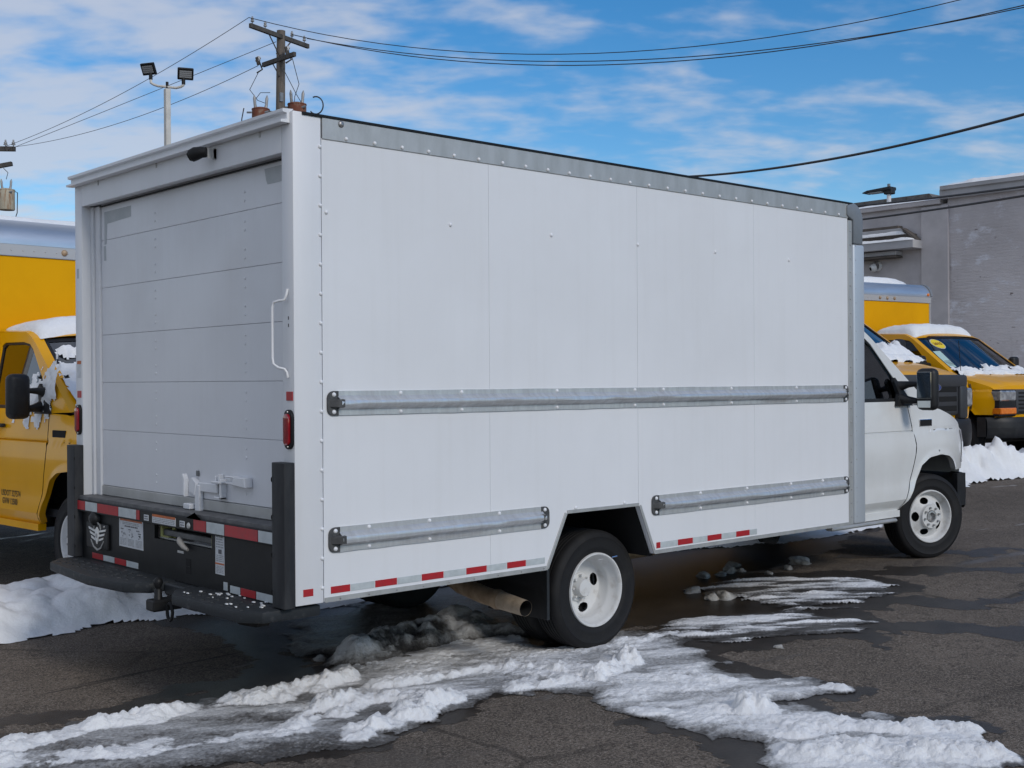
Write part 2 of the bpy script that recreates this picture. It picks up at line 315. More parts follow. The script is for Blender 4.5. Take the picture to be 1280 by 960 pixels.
# ------------------------------------------------------------------ ground
def asphalt():
    M = bpy.data.materials.new('asphalt'); M.use_nodes = True; t = M.node_tree; b = t.nodes['Principled BSDF']; L = t.links.new
    c = t.nodes.new('ShaderNodeTexCoord')
    def noise(scale, det=6, rough=0.6, st=(1, 1, 1), rot=0, dist=0):
        mp = t.nodes.new('ShaderNodeMapping'); mp.inputs['Scale'].default_value = st; mp.inputs['Rotation'].default_value = (0, 0, R(rot)); L(c.outputs['Object'], mp.inputs[0])
        n = t.nodes.new('ShaderNodeTexNoise'); n.inputs['Scale'].default_value = scale; n.inputs['Detail'].default_value = det; n.inputs['Roughness'].default_value = rough; n.inputs['Distortion'].default_value = dist; L(mp.outputs[0], n.inputs[0]); return n.outputs['Fac']
    def rng(x, a, b_, c_=0.0, d=1.0):
        r = t.nodes.new('ShaderNodeMapRange'); r.interpolation_type = 'SMOOTHSTEP'
        for i, v in enumerate((a, b_, c_, d)): r.inputs[1 + i].default_value = v
        L(x, r.inputs[0]); return r.outputs[0]
    def mix(f, a, b_):
        x = t.nodes.new('ShaderNodeMix'); x.data_type = 'RGBA'; L(f, x.inputs[0])
        for i, v in ((6, a), (7, b_)):
            if isinstance(v, tuple): x.inputs[i].default_value = (*v, 1)
            else: L(v, x.inputs[i])
        return x.outputs[2]
    def math_(op, a, b_):
        n = t.nodes.new('ShaderNodeMath'); n.operation = op
        for i, v in ((0, a), (1, b_)):
            if isinstance(v, (int, float)): n.inputs[i].default_value = v
            else: L(v, n.inputs[i])
        return n.outputs[0]
    grain = noise(75, 4, 0.75); stone = noise(170, 2, 0.6)
    base = mix(rng(noise(0.9, 9, .7), 0.35, 0.65), (0.165, 0.134, 0.107), (0.098, 0.080, 0.064)); base = mix(rng(noise(11, 5, .7), 0.48, 0.66), base, (0.085, 0.069, 0.055))
    base = mix(rng(grain, 0.53, 0.62), base, (0.25, 0.21, 0.172)); base = mix(rng(stone, 0.60, 0.66), base, (0.38, 0.34, 0.29))
    base = mix(rng(grain, 0.47, 0.38), base, (0.042, 0.036, 0.030))
    wet1 = rng(noise(0.55, 6, 0.55, (0.35, 1.3, 1), 35, 0.6), 0.55, 0.63)      # melt-water runs
    wet2 = rng(noise(1.6, 5, 0.6, (0.5, 1.6, 1), 35, 0.4), 0.62, 0.70)
    wet = math_('MAXIMUM', wet1, wet2)
    base = mix(math_('MULTIPLY', wet, 0.40), base, (0.04, 0.036, 0.033))
    tar = rng(noise(0.8, 4, 0.5, (0.12, 2.2, 1), 55, 1.2), 0.66, 0.68)
    base = mix(math_('MULTIPLY', tar, 0.6), base, (0.022, 0.021, 0.02))
    vo = t.nodes.new('ShaderNodeTexVoronoi'); vo.feature = 'DISTANCE_TO_EDGE'; vo.inputs['Scale'].default_value = .42; wv = t.nodes.new('ShaderNodeMix'); wv.data_type = 'VECTOR'; wv.inputs[0].default_value = .22; nn = t.nodes.new('ShaderNodeTexNoise'); nn.inputs['Scale'].default_value = 1.8; nn.inputs['Detail'].default_value = 8; L(c.outputs['Object'], nn.inputs[0]); L(c.outputs['Object'], wv.inputs[4]); L(nn.outputs['Color'], wv.inputs[5]); L(wv.outputs[1], vo.inputs['Vector'])
    crack = math_('MULTIPLY', rng(vo.outputs['Distance'], .010, .003), rng(noise(.6, 4), .45, .6))
    base = mix(math_('MULTIPLY', crack, .45), base, (.018, .016, .014))
    salt = rng(noise(2.2, 8, 0.7), 0.60, 0.80)
    base = mix(math_('MULTIPLY', salt, 0.22), base, (0.26, 0.25, 0.24))
    L(base, b.inputs['Base Color'])
    L(rng(wet, 0, 1, 0.82, 0.30), b.inputs['Roughness']); b.inputs['Specular IOR Level'].default_value = 0.2
    bp = t.nodes.new('ShaderNodeBump'); bp.inputs['Distance'].default_value = 0.010; L(rng(wet, 0, 1, 0.9, 0.35), bp.inputs['Strength']); L(math_('ADD', grain, math_('MULTIPLY', noise(9, 6), 1.2)), bp.inputs['Height']); L(bp.outputs[0], b.inputs['Normal'])
    return M
gx = np.concatenate([[-900, -200, -60, -20, -10], np.linspace(-6, 18, 25), [30, 60, 200, 900]]); gy = np.concatenate([[-900, -200, -60, -20], np.linspace(-8, 16, 13), [30, 60, 200, 900]])
GX, GY = np.meshgrid(gx, gy, indexing='ij'); g = sheet('ground', GX, GY, gz(GX), np.ones(GX.shape, bool), asphalt()); g['kind'] = 'structure'; g['label'] = 'dark wet asphalt of the parking lot'

# ------------------------------------------------------------------ vehicle builders
def wheel(T, c, axis, rear=False, off=(0, 0, 0), phase=0.0):
    """one wheel: tyre, rim with hand holes, hub; axis points outward"""
    W = empty('wheel', Vector(c) - Vector(off)); W.parent = T
    ax = Vector(axis).normalized(); a = Vector((0, 0, 1)).cross(ax).normalized(); b = ax.cross(a)
    tp = [(.218, -.085), (.24, -.092), (.30, -.104), (.335, -.098), (.351, -.086), (.357, -.070)]
    for h in (-.052, -.026, 0.0, .026, .052): tp += [(.359, h - .010), (.350, h - .008), (.350, h - .002), (.359, h)] if h else [(.359, -.008), (.350, -.006), (.350, .0), (.359, .003)]
    tp += [(.357, .070), (.351, .086), (.335, .098), (.322, .102), (.318, .1055), (.312, .102), (.29, .1035), (.262, .100), (.255, .102), (.248, .098), (.228, .090), (.216, .085)]
    MB().lathe(tp, (0, 0, 0), ax, 56).build('tyre', M_tyre, W, smooth=50)
    def hole(rc, hr, ht, n, ph, prof):
        def sk(i, t):
            r = (prof[i][0] + prof[i + 1][0]) / 2
            for k in range(n):
                d = (t - (k + ph) / n + 0.5) % 1 - 0.5
                if ((r - rc) / hr) ** 2 + (d * 2 * math.pi * rc / ht) ** 2 < 1 and prof[i][1] - prof[i + 1][1] < 0.03 and r < 0.172: return True
            return False
        return sk
    if rear:
        pr = [(.214, .080), (.224, .090), (.221, .1), (.213, .101), (.206, .094), (.201, .078), (.197, .045), (.183, .030), (.178, .010), (.176, -.035), (.168, -.047)]
        pr += [(.168 - .0025 * k, -.047 - .00046 * k) for k in range(1, 30)] + [(.092, -.061), (.086, -.058)]
        MB().lathe(pr, (0, 0, 0), ax, 190, hole(.132, .027, .040, 4, .12 + phase, pr)).build('rim', M_rim, W, smooth=40, recalc=False)
        MB().lathe([(.172, -.10), (.0005, -.10)], (0, 0, 0), ax, 24).build('brake_drum', M_hole, W, recalc=False)
        h = MB().lathe([(.088, -.060), (.084, -.048), (.062, -.046), (.058, -.020), (.050, .004), (.0004, .006)], (0, 0, 0), ax, 28)
        for k in range(8): t = 2 * math.pi * k / 8; p = (a * math.cos(t) + b * math.sin(t)) * .072; h.cyl(p + ax * -.05, p + ax * -.022, .0085, .0075, 6)
        h.build('hub', M_rim, W, smooth=30)
        MB().tube([a * .19 * math.cos(1.1) + b * .19 * math.sin(1.1) + ax * .03, a * .225 * math.cos(.95) + b * .225 * math.sin(.95) + ax * .104, a * .25 * math.cos(.85) + b * .25 * math.sin(.85) + ax * .112], .005, 6).build('valve_stem', M_chr, W)
    else:
        pr = [(.214, .080), (.224, .090), (.221, .1), (.213, .101), (.206, .094), (.200, .072), (.192, .050), (.180, .040), (.172, .042)]
        pr += [(.172 - .0022 * k, .042 + .00147 * k) for k in range(1, 31)] + [(.101, .096), (.098, .109), (.054, .110), (.050, .106)]
        MB().lathe(pr, (0, 0, 0), ax, 190, hole(.137, .026, .040, 5, .2 + phase, pr)).build('rim', M_rim, W, smooth=40, recalc=False)
        MB().lathe([(.19, .0), (.0005, .0)], (0, 0, 0), ax, 24).build('brake_disc', M_hole, W, recalc=False)
        h = MB().lathe([(.049, .100), (.046, .112), (.034, .113), (.031, .100), (.026, .085), (.0004, .084)], (0, 0, 0), ax, 24)
        h.build('hub', M_bolt, W, smooth=30)
        h = MB()
        for k in range(8): t = 2 * math.pi * (k + .3) / 8; p = (a * math.cos(t) + b * math.sin(t)) * .075; h.cyl(p + ax * .104, p + ax * .126, .0105, .009, 6)
        h.build('lug_nuts', M_bolt, W, smooth=25, kind='stuff')
    return W

def lerp(a, b, t): return tuple(p + (q - p) * t for p, q in zip(a, b))
def poly_at(pts, t):
    L = [0]
    for p, q in zip(pts[:-1], pts[1:]): L.append(L[-1] + math.dist(p, q))
    d = t * L[-1]
    for i in range(len(pts) - 1):
        if d <= L[i + 1] + 1e-9: return lerp(pts[i], pts[i + 1], (d - L[i]) / (L[i + 1] - L[i]))
    return pts[-1]
SEAM = [(-.56, .45), (-.47, .607), (-.415, .743), (-.355, .93), (-.352, 1.0), (-.37, 1.10), (-.40, 1.305)]
ARCH = [(-.56, .45), (-.47, .535), (-.42, .60), (-.37, .70), (-.29, .80), (-.16, .865), (0.02, .884), (.16, .866), (.25, .825), (.30, .77), (.315, .735), (.575, .735)]
HOODL = [(-.40, 1.305), (-.10, 1.295), (.10, 1.262), (.28, 1.215), (.43, 1.17), (.53, 1.135), (.58, 1.09)]
def sm(a, b, x): t = min(1, max(0, (x - a) / (b - a))); return t * t * (3 - 2 * t)
def yh(u, z):
    y = .962
    y += .012 * (1 - sm(1.088, 1.094, z)) - .009 * (1 if 1.084 < z < 1.0945 else 0)
    y += .013 * (1 - sm(.60, .70, z)) - .055 * (1 - sm(.44, .54, z))
    y -= .15 * max(0, z - 1.12)
    y += .018 * sm(.62, .9, z) * (1 - sm(.95, 1.09, z))
    y -= .10 * max(0, (u - .1) / .48) ** 2
    r = math.hypot(u, z - .45)                         # raised lip round the wheel arch
    y += .012 * (1 - sm(.42, .50, r)) if u > -.5 else 0
    return y
def cab(T, paint, style, steer=0.0, dark=False, back=0.0):
    """van cab; x forward from the front axle, z up from the ground, right side is -y"""
    zr = [.45, .47, .50, .54, .60, .65, .70, .76, .83, .90, .97, 1.03, 1.08, 1.083, 1.086, 1.0935, 1.096, 1.11, 1.16, 1.22, 1.265, 1.305]
    ub = -1.36 - back
    def bk(pl): return [(p[0] - (back if p[0] < -1.1 else 0), p[1]) for p in pl]
    for s in (-1, 1):
        def seam_u(z):
            for p, q in zip(SEAM[:-1], SEAM[1:]):
                if z <= q[1] + 1e-9: return p[0] + (q[0] - p[0]) * (z - p[1]) / (q[1] - p[1])
            return SEAM[-1][0]
        d = MB()
        def df(i, j):
            z = zr[round(i * (len(zr) - 1))]; u = ub + (seam_u(z) - .007 - ub) * j; return (u, s * yh(u, z), z)
        d.grid(df, len(zr), 15); door = d.build('door', paint, T, smooth=22)
        MB().box(-1.25, s * .955, 1.185, -1.12, s * .992, 1.215).build('handle', M_blackp, door, bevel=.008)
        MB().prism([(ub - .01, .46), (-.57, .46), (-.42, .74), (-.36, 1.0), (-.405, 1.30), (ub - .01, 1.30)], 'y', s * .90, s * .925).build('door_edge', M_hole, door)
        # fender
        f = MB()
        left = [(p[0] + .004, p[1]) for p in SEAM]; right = [(.575, .735), (.60, .80), (.605, .92), (.60, 1.02), (.58, 1.09)]
        def ff(i, j):
            # i along the length, j upwards
            jj = j
            B = poly_at(ARCH, i); Tt = poly_at(HOODL, i); Lf = poly_at(left, jj); Rt = poly_at(right, jj)
            c00, c10, c01, c11 = ARCH[0], ARCH[-1], HOODL[0], HOODL[-1]
            p = [(1 - jj) * B[k] + jj * Tt[k] + (1 - i) * Lf[k] + i * Rt[k] - ((1 - i) * (1 - jj) * c00[k] + i * (1 - jj) * c10[k] + (1 - i) * jj * c01[k] + i * jj * c11[k]) for k in (0, 1)]
            return (p[0], s * yh(p[0], p[1]), p[1])
        f.grid(ff, 40, 26)
        f.grid(lambda i, j: (lambda p: (p[0], s * (yh(p[0], p[1]) - .05 * j), p[1] + .012 * j))(poly_at(ARCH, i)), 40, 2)     # turned-in lip
        fen = f.build('fender', paint, T, smooth=28)
        # belt-line groove carried across the fender
        MB().tube([(u, s * (yh(u, 1.091) + .0006), 1.090) for u in np.linspace(-.34, .53, 18)], .0035, 6).build('crease_line', M_hole, fen)
        # wheel well
        MB().lathe([(.46, -.30), (.46, 0)], (.02, s * .60, .44), (0, s, 0), 32, lambda i, t: math.sin(2 * math.pi * t) < -.15).build('wheel_well', M_hole, T, recalc=False)
        # rocker, pillar behind the door
        b_ = MB(); b_.box(-1.55 - back, s * .89, .40, -.56, s * .955, .452)
        b_.grid(lambda i, j: (-1.56 - back + (.19) * j, s * yh(-1.4, .45 + .855 * i), .45 + .855 * i), 18, 2)
        # roof side frame with the window opening
        outer = [(-1.56, 1.305), (-.40, 1.305), (-.06, 1.315), (-.80, 1.845), (-.90, 1.905), (-1.0, 1.945), (-1.56, 1.965)]
        win = [(-1.32, 1.335), (-.36, 1.335), (-.83, 1.80), (-.90, 1.845), (-1.02, 1.865), (-1.22, 1.868), (-1.275, 1.84)]
        fy = lambda x, y, z: (x, s * (yh(min(x, 0), z) - y), z)
        b_.prism(bk(outer), 'y', 0.0, .045, [bk(win)], fy)
        b_.build('cab_side', paint, T, smooth=25)
        wg = MB().prism(bk([(-1.335, 1.32), (-.34, 1.32), (-.82, 1.812), (-.895, 1.858), (-1.02, 1.88), (-1.23, 1.882), (-1.29, 1.85)]), 'y', .018, .021, fn=fy).build('side_window', M_glassd if dark else M_glass, T, recalc=True)
        ring = MB()
        inn = [(-1.29, 1.362), (-.53, 1.362), (-.535, 1.44), (-.60, 1.59), (-.81, 1.775), (-.90, 1.825), (-1.02, 1.845), (-1.205, 1.848), (-1.25, 1.82)]
        ring.prism(bk([(-1.317, 1.338), (-.37, 1.338), (-.832, 1.798), (-.90, 1.842), (-1.02, 1.862), (-1.218, 1.865), (-1.272, 1.838)]), 'y', .008, .017, [bk(inn)], fy)
        ring.build('window_seal', M_blackp, wg)
        # mirror with two arms
        y0 = s * yh(-.45, 1.42)
        mr_ = MB(); 
        mr_.prism([(-.60, 1.30), (-.36, 1.30), (-.40, 1.36), (-.575, 1.53), (-.60, 1.50), (-.55, 1.40)], 'y', 0.0, -.03, fn=fy)
        mr_.tube([(-.50, y0, 1.46), (-.47, y0 + s * .07, 1.475), (-.45, y0 + s * .20, 1.48)], [.045, .028, .014], 10)
        mr_.tube([(-.52, y0, 1.36), (-.49, y0 + s * .09, 1.345), (-.45, y0 + s * .20, 1.335)], [.05, .033, .016], 10)
        mir = mr_.build('mirror_bracket', M_blackp, T, smooth=50)
        yc = y0 + s * .235
        MB().box(-.515, yc - .085, 1.265, -.405, yc + .085, 1.605).build('mirror_head', M_blackp, mir, bevel=.045, seg=3, smooth=60)
        MB().box(-.522, yc - .063, 1.36, -.514, yc + .063, 1.575).build('mirror_glass', M_mirror, mir, bevel=.002)
        MB().box(-.521, yc - .058, 1.288, -.514, yc + .058, 1.345).build('mirror_glass', M_mirror, mir, bevel=.002)
        # headlamps
        if style == 'round':
            MB().grid(lambda i, j: ((lambda u, z: (u, s * (yh(u, z) + .006), z))(.515 + .10 * j + .012 * math.sin(3 * i), .79 + .285 * i)), 8, 6).build('headlight', M_lamp, T, smooth=60)
            MB().box(.60, s * .67, .83, .655, s * .84, 1.03).build('headlight', M_lamp, T, bevel=.02)
        else:
            hb = MB().box(.47, s * .50, .71, .69, s * .885, 1.10).build('lamp_housing', M_blackp, T, bevel=.02)
            MB().box(.46, s * .52, .93, .705, s * .89, 1.085).build('headlight', M_lamp, hb, bevel=.02)
            MB().box(.46, s * .52, .745, .705, s * .892, .835).build('turn_signal', M_amber, hb, bevel=.01)
    # hood, nose, roof, windshield
    def yb(u): return yh(u, 1.3 if u < -.1 else poly_at(HOODL, min(1, max(0, (u + .4) / .98)))[1])
    def hf(i, j):
        p = poly_at(HOODL, .33 + .67 * i)
        t = 2 * j - 1; w = yh(p[0], p[1]); c = 1 - t * t
        return (p[0] + .075 * c * i, w * t, p[1] + (.055 + .02 * i) * (1 - t ** 4) - .012 * math.exp(-((abs(t) - .72) / .06) ** 2))
    h = MB().grid(hf, 18, 31); h.build('hood', paint, T, smooth=40)
    def nf(i, j):
        t = 2 * j - 1; w = yh(.58, 1.09); c = 1 - t * t
        return (.58 + .075 * c + .02 * math.sin(i * 3.14), w * t, 1.09 + .075 * (1 - t ** 4) * (1 - i) - .40 * i)
    MB().grid(nf, 8, 21).build('nose_panel', paint, T, smooth=40)
    M_gr = mat('grey_grille_plastic', (.04, .042, .047), .5)
    gr = MB().box(.60, -.50, .74, .685, .50, 1.10).build('grille', M_gr, T, bevel=.03, seg=2)
    for k in range(3 if style == 'round' else 6):
        z = (.79 + .10 * k) if style == 'round' else (.76 + .055 * k)
        MB().box(.67, -.45, z, .690, .45, z + (.055 if style == 'round' else .025)).build('grille_slot', M_hole, gr, bevel=.004)
    if style == 'round' and paint is not M_white:
        MB().box(.57, -.66, 1.04, .70, .66, 1.175).build('grille_surround', M_gr, T, bevel=.03, seg=2)
        MB().box(.57, -.66, .70, .705, -.50, 1.06).build('grille_surround', M_gr, T, bevel=.03, seg=2)
        MB().box(.57, .50, .70, .705, .66, 1.06).build('grille_surround', M_gr, T, bevel=.03, seg=2)
        em = MB(); em.prism([(.105 * math.cos(t), 1.04 + .042 * math.sin(t)) for t in np.linspace(0, 2 * math.pi, 24, endpoint=False)], 'x', .68, .715); eo = em.build('badge', M_chr, T, bevel=.004)
        MB().prism([(.094 * math.cos(t), 1.04 + .033 * math.sin(t)) for t in np.linspace(0, 2 * math.pi, 24, endpoint=False)], 'x', .713, .718).build('badge_enamel', M_oval, eo)
        text_mb('Ford', .055, lambda x, y: (.7195, x, 1.04 + y), shear=.3).build('lettering', M_chr, eo, recalc=False)
    # bumper
    bz0, bz1 = (.40, .70)
    bm_ = MB()
    def bf(i, j):
        t = 2 * j - 1; a = i * 2 * math.pi
        c = 1 - abs(t) ** 5; xx = .47 + .235 * c
        return (xx + .055 * math.cos(a), .955 * t, (bz0 + bz1) / 2 + (bz1 - bz0) / 2 * max(-1, min(1, 1.25 * math.sin(a))))
    bm_.grid(bf, 17, 27); bm_.box(.36, -.965, bz0 + .02, .50, -.92, bz1); bm_.box(.36, .92, bz0 + .02, .50, .965, bz1)
    bm_.build('front_bumper', M_blackp, T, smooth=40)
    ws0, ws1 = (-.06, 1.315), (-.86, 1.885)
    def wf(i, j, m_=.07, up=0.0, lo=.02, hi=.985):
        k = lo + (hi - lo) * i; t = 2 * j - 1
        u = ws0[0] + (ws1[0] - ws0[0]) * k; z = ws0[1] + (ws1[1] - ws0[1]) * k; w = yh(0, z) - m_; c = 1 - t * t
        return (u + (.10 - .03 * k) * c + up * .58, w * t, z + .035 * c * k + up * .81)
    MB().grid(lambda i, j: wf(i, j, .055, -.004, .0, 1.0), 8, 15).build('windshield_frame', M_blackp, T, smooth=40) if False else None
    fr = MB()
    for a0, a1, b0, b1 in ((0, .04, 0, 1), (.955, 1, 0, 1), (0, 1, 0, .03), (0, 1, .97, 1)):
        fr.grid(lambda i, j: wf(a0 + (a1 - a0) * i, b0 + (b1 - b0) * j, .06, .004), 10, 15)
    ws = MB().grid(lambda i, j: wf(i, j, .065), 12, 19).build('windshield', M_glass, T, smooth=60)
    fr.build('windshield_seal', M_blackp, ws, smooth=40)
    for s in (-1, 1):        # front faces of the pillars
        MB().grid(lambda i, j: (lambda k: (ws0[0] + (ws1[0] - ws0[0]) * k + .012 * j, s * (yh(0, ws0[1] + (ws1[1] - ws0[1]) * k) - .075 * j), ws0[1] + (ws1[1] - ws0[1]) * k + .012 * j))(i), 12, 4).build('pillar', paint, T, smooth=60)
        MB().tube([wf(.06, .5 + s * .05, .07, .016), wf(.10, .5 + s * .38, .07, .02)], .010, 6).build('wiper', M_blackp, T)
    def cowl(i, j):
        t = 2 * j - 1; c = 1 - t * t; u = -.20 + .16 * i; w = yh(0, 1.3) - .01
        return (u + .09 * c, w * t, 1.325 + .05 * (1 - t ** 4) - .02 * i)
    MB().grid(cowl, 4, 15).build('cowl', M_blackp, T)
    def rf(i, j):
        t = 2 * j - 1; u = -1.56 - back + (.72 + back) * i; zed = [(-1.56, 1.965), (-1.0, 1.945), (-.90, 1.905), (-.84, 1.87)]
        z = np.interp(u, [p[0] for p in zed], [p[1] for p in zed]); w = yh(0, z) - .004; c = 1 - t ** 4
        return (u + .07 * (1 - t * t) * i, w * t, z + .055 * c)
    MB().grid(rf, 14, 21).build('cab_roof', paint, T, smooth=50)
    # inside
    it = MB().box(-.45, -.80, 1.0, -.12, .80, 1.26).build('dashboard', M_seat, T, bevel=.04)
    MB().box(-1.56 - back, -.86, .55, -1.50 - back, .86, 1.92).build('cab_back_wall', M_seat, T)
    MB().box(-1.50, -.84, .50, .10, .84, .56).build('cab_floor', M_seat, T)
    for s in (-1, 1):
        st = MB().box(-1.35, s * .45 - .25, .56, -.85, s * .45 + .25, .86).build('seat', M_seat, T, bevel=.05)
        MB().box(-1.46, s * .45 - .23, .84, -1.30, s * .45 + .23, 1.42).build('backrest', M_seat, st, bevel=.05)
        MB().box(-1.46, s * .45 - .12, 1.44, -1.36, s * .45 + .12, 1.62).build('headrest', M_seat, st, bevel=.04)
    MB().tube([(-.62 - .06 * math.sin(t), .45 + .20 * math.cos(t), 1.20 + .19 * math.sin(t)) for t in np.linspace(0, 2 * math.pi, 25)], .016, 6, False).build('steering_wheel', M_blackp, T)
    for s in (-1, 1):
        axd = Vector((s * math.sin(steer), s * math.cos(steer), 0)) if s > 0 else Vector((-math.sin(steer), -math.cos(steer), 0))
        wheel(T, (0, s * .84, .358), axd, phase=.3)
    MB().box(-.12, -.74, .30, .12, .74, .42).build('front_axle', M_under, T, bevel=.02)
    MB().box(-1.5, -.42, .44, .25, -.30, .60).build('frame_rail', M_under, T); MB().box(-1.5, .30, .44, .25, .42, .60).build('frame_rail', M_under, T)
    MB().box(-.35, -.40, .45, .30, .40, .95).build('engine_block', M_hole, T, bevel=.05)

def yellow_box(T, markers=True, length=4.4, hw=1.2, z0=.56, z1=2.62, zc=2.95, x1=-1.57):
    """cargo body behind a yellow cab: front wall under a rounded metal cap"""
    x0 = x1 - length
    if x1 < -1.9: MB().box(x1 + .02, -.90, .50, -1.85, .90, 1.93).build('cab_extension', M_yellow, T, bevel=.05, seg=2)
    MB().box(x1 - .04, -hw, z0 + .5, x1, hw, z1).build('front_wall', M_yelbox, T)
    for s in (-1, 1):
        MB().box(x0, s * (hw - .03), z0, x1 - .045, s * hw, z1 + .12).build('side_wall', M_yelbox, T)
        MB().box(x0, s * (hw - .01), z1 + .125, x1 - .20, s * (hw + .012), zc).build('roof_rail', M_aluT, T)
        MB().box(x1 - .03, s * (hw - .035), z0 + .45, x1 + .012, s * (hw + .012), z1 - .005).build('corner_post', M_aluT, T, bevel=.008)
    cp = MB(); r = zc - z1 - .10
    prof = [(x1 + .012, z1), (x1 + .012, z1 + .10)] + [(x1 - r + .02 + r * math.cos(t), z1 + .10 + r * math.sin(t)) for t in np.linspace(0, math.pi / 2, 12)] + [(x1 - r - .25, zc)]
    cp.grid(lambda i, j: (lambda p: (p[0], -hw + 2 * hw * j, p[1]))(prof[round(i * (len(prof) - 1))]), len(prof), 13)
    cap = cp.build('front_cap', M_chrome, T, smooth=40)
    MB().box(x1 + .010, -hw, z1 + .004, x1 + .018, hw, z1 + .098).build('cap_flange', M_flange, cap)
    for s in (-1, 1):
        pf = [(x1 - r - .02, z1 + .02)] + prof[1:-1]
        MB().prism([(p[0] + .015 * (p[0] > x1 - r), p[1] + .012) for p in pf] , 'y', s * (hw - .02), s * (hw + .03)).build('cap_corner', M_cap, cap, bevel=.01)
    rv = MB()
    for k in range(24): rv.dome((x1 + .018, -hw + .05 + k * .1, z1 + .05), (1, 0, 0), .008, .006, 6)
    rv.build('rivets', M_flange, cap, kind='stuff')
    for y in (-.18, 0, .18, -1.05, 1.05):
        MB().lathe([(.028, 0), (.026, .012), (.014, .022), (.0005, .024)], (x1 + .018, y, z1 + .14 if abs(y) > 1 else z1 + .055), (1, 0, 0), 10).build('marker_lamp', M_amber if abs(y) > 1 else M_exh, cap, smooth=50)
    MB().box(x0, -hw + .03, zc - .03, x1 - r - .25, hw - .03, zc - .002).build('roof', M_frp, T)
    MB().box(x0, -hw + .03, z0 + .02, x0 + .04, hw - .03, z1 + .1).build('rear_wall', M_yelbox, T)
    MB().box(x0, -hw + .03, z0 + .04, x1 - .05, hw - .03, z0 + .12).build('cargo_floor', M_under, T)
    for s in (-1, 1):
        wheel(T, (-4.1, s * (hw - .20), .358), (0, s, 0), rear=True); wheel(T, (-4.1, s * (hw - .42), .358), (0, s, 0), rear=True)
        MB().box(x0, s * .36 - .06, .44, x1, s * .36 + .06, z0 + .04).build('frame_rail', M_under, T)
    MB().cyl((-4.1, -.95, .358), (-4.1, .95, .358), .07, n=12).build('rear_axle', M_under, T)

# ------------------------------------------------------------------ white box truck
OW = (6.47, 1.277, 0.122)
WT = empty('white_box_truck', OW)
tag(WT, 'large white box truck parked across the middle, roll-up door closed', 'truck')
def B(): return MB(OW)
W, Lp, Lf, zb, zrb, zrt = 2.554, 4.67, 4.876, .583, 2.817, 2.917
# side panels, right (with the wheel arch cut out) and left
arch = [(1.65, zb), (1.80, .883), (2.406, .883), (2.539, zb)]
pans = [[(.160, zb), (1.2215, zb), (1.2215, zrb), (.160, zrb)],
        [(1.2225, zb), (1.65, zb), (1.80, .883), (2.4045, .883), (2.4045, zrb), (1.2225, zrb)],
        [(2.4057, .883), (2.539, zb), (3.5555, zb), (3.5555, zrb), (2.4057, zrb)],
        [(3.5565, zb), (Lp, zb), (Lp, zrb), (3.5565, zrb)]]
for p in pans: B().prism(p, 'y', 0.0, .03).build('side_panel', M_frp, WT, bevel=.0006)
for p in pans: B().prism(p, 'y', W - .03, W).build('side_panel', M_frp, WT)
B().box(.16, .034, zb + .02, Lp, .05, zrt).build('inner_lining', M_aluT, WT) if False else None
for s, y in ((0, -.006), (1, W - .012)):
    B().box(.162, y, zrb - .004, Lp + .004, y + .018, zrt).build('roof_rail', M_aluT, WT, bevel=.002)
    B().box(.05, y - .004, zrt - .002, Lp + .06, y + .03, zrt + .012).build('roof_edge_trim', M_black, WT, bevel=.002)
    yy = -.004 if s == 0 else W
    for x0, x1 in ((.162, 1.642), (2.547, Lp)): B().box(x0, yy, zb - .004, x1, yy + .004, zb + .020).build('bottom_trim', M_aluT, WT)
# arch trim
tr = B(); w = .020
for (a, b) in zip(arch[:-1], arch[1:]):
    d = Vector((b[0] - a[0], b[1] - a[1])).normalized(); n = Vector((-d.y, d.x)) * w
    tr.prism([a, b, (b[0] + n.x, b[1] + n.y), (a[0] + n.x, a[1] + n.y)], 'y', -.006, .012)
tr.build('wheel_arch_trim', M_aluT, WT, bevel=.0015)
B().prism([(1.62, zb - .02), (1.62, .95), (2.57, .95), (2.57, zb - .02), (2.54, zb - .02), (2.41, .90), (1.80, .90), (1.65, zb - .02)], 'y', .035, .75).build('wheel_well', M_hole, WT)
# roof, floor, front wall
B().box(.02, .01, zrt - .02, Lp + .1, W - .01, zrt + .006).build('roof', M_frp, WT)
B().box(.10, .035, .895, Lp, W - .035, .94).build('cargo_floor', M_under, WT)
B().box(4.80, .02, .62, 4.86, W - .02, 2.9).build('front_wall', M_frp, WT)
for y0, y1 in ((-.004, .055), (W - .055, W + .004)):
    B().box(Lp + .002, y0, zb - .004, Lp + .055, y1, 2.80).build('front_post_flange', M_aluT, WT, bevel=.003)
    B().box(Lp + .057, y0 - (0.010 if y0 < 1 else 0), zb - .004, Lf, y1 + (0 if y0 < 1 else .010), 2.629).build('front_post', M_post_al, WT, bevel=.018, seg=3, smooth=50)
    cp = [(Lp - .02, 2.83), (Lp - .02, 2.905)] + [(4.715 + .140 * math.cos(t), 2.80 + .128 * math.sin(t)) for t in np.linspace(math.pi * .45, 0, 9)] + [(4.858, 2.76), (4.848, 2.71), (4.850, 2.632), (4.728, 2.632), (4.728, 2.80)]
    B().prism(cp, 'y', y0 - .012, y1 + .012).build('corner_cap', M_cap, WT, bevel=.010, seg=2)
fcap = B(); fpr = [(4.715 + .140 * math.cos(t), 2.80 + .128 * math.sin(t)) for t in np.linspace(math.pi * .5, 0, 10)] + [(4.855, 2.62)]
fcap.grid(lambda i, j: (lambda p: (p[0] - .012, .06 + (W - .12) * j, p[1] - .008))(fpr[round(i * (len(fpr) - 1))]), len(fpr), 9); fcap.build('front_cap', M_chrome, WT, smooth=40)
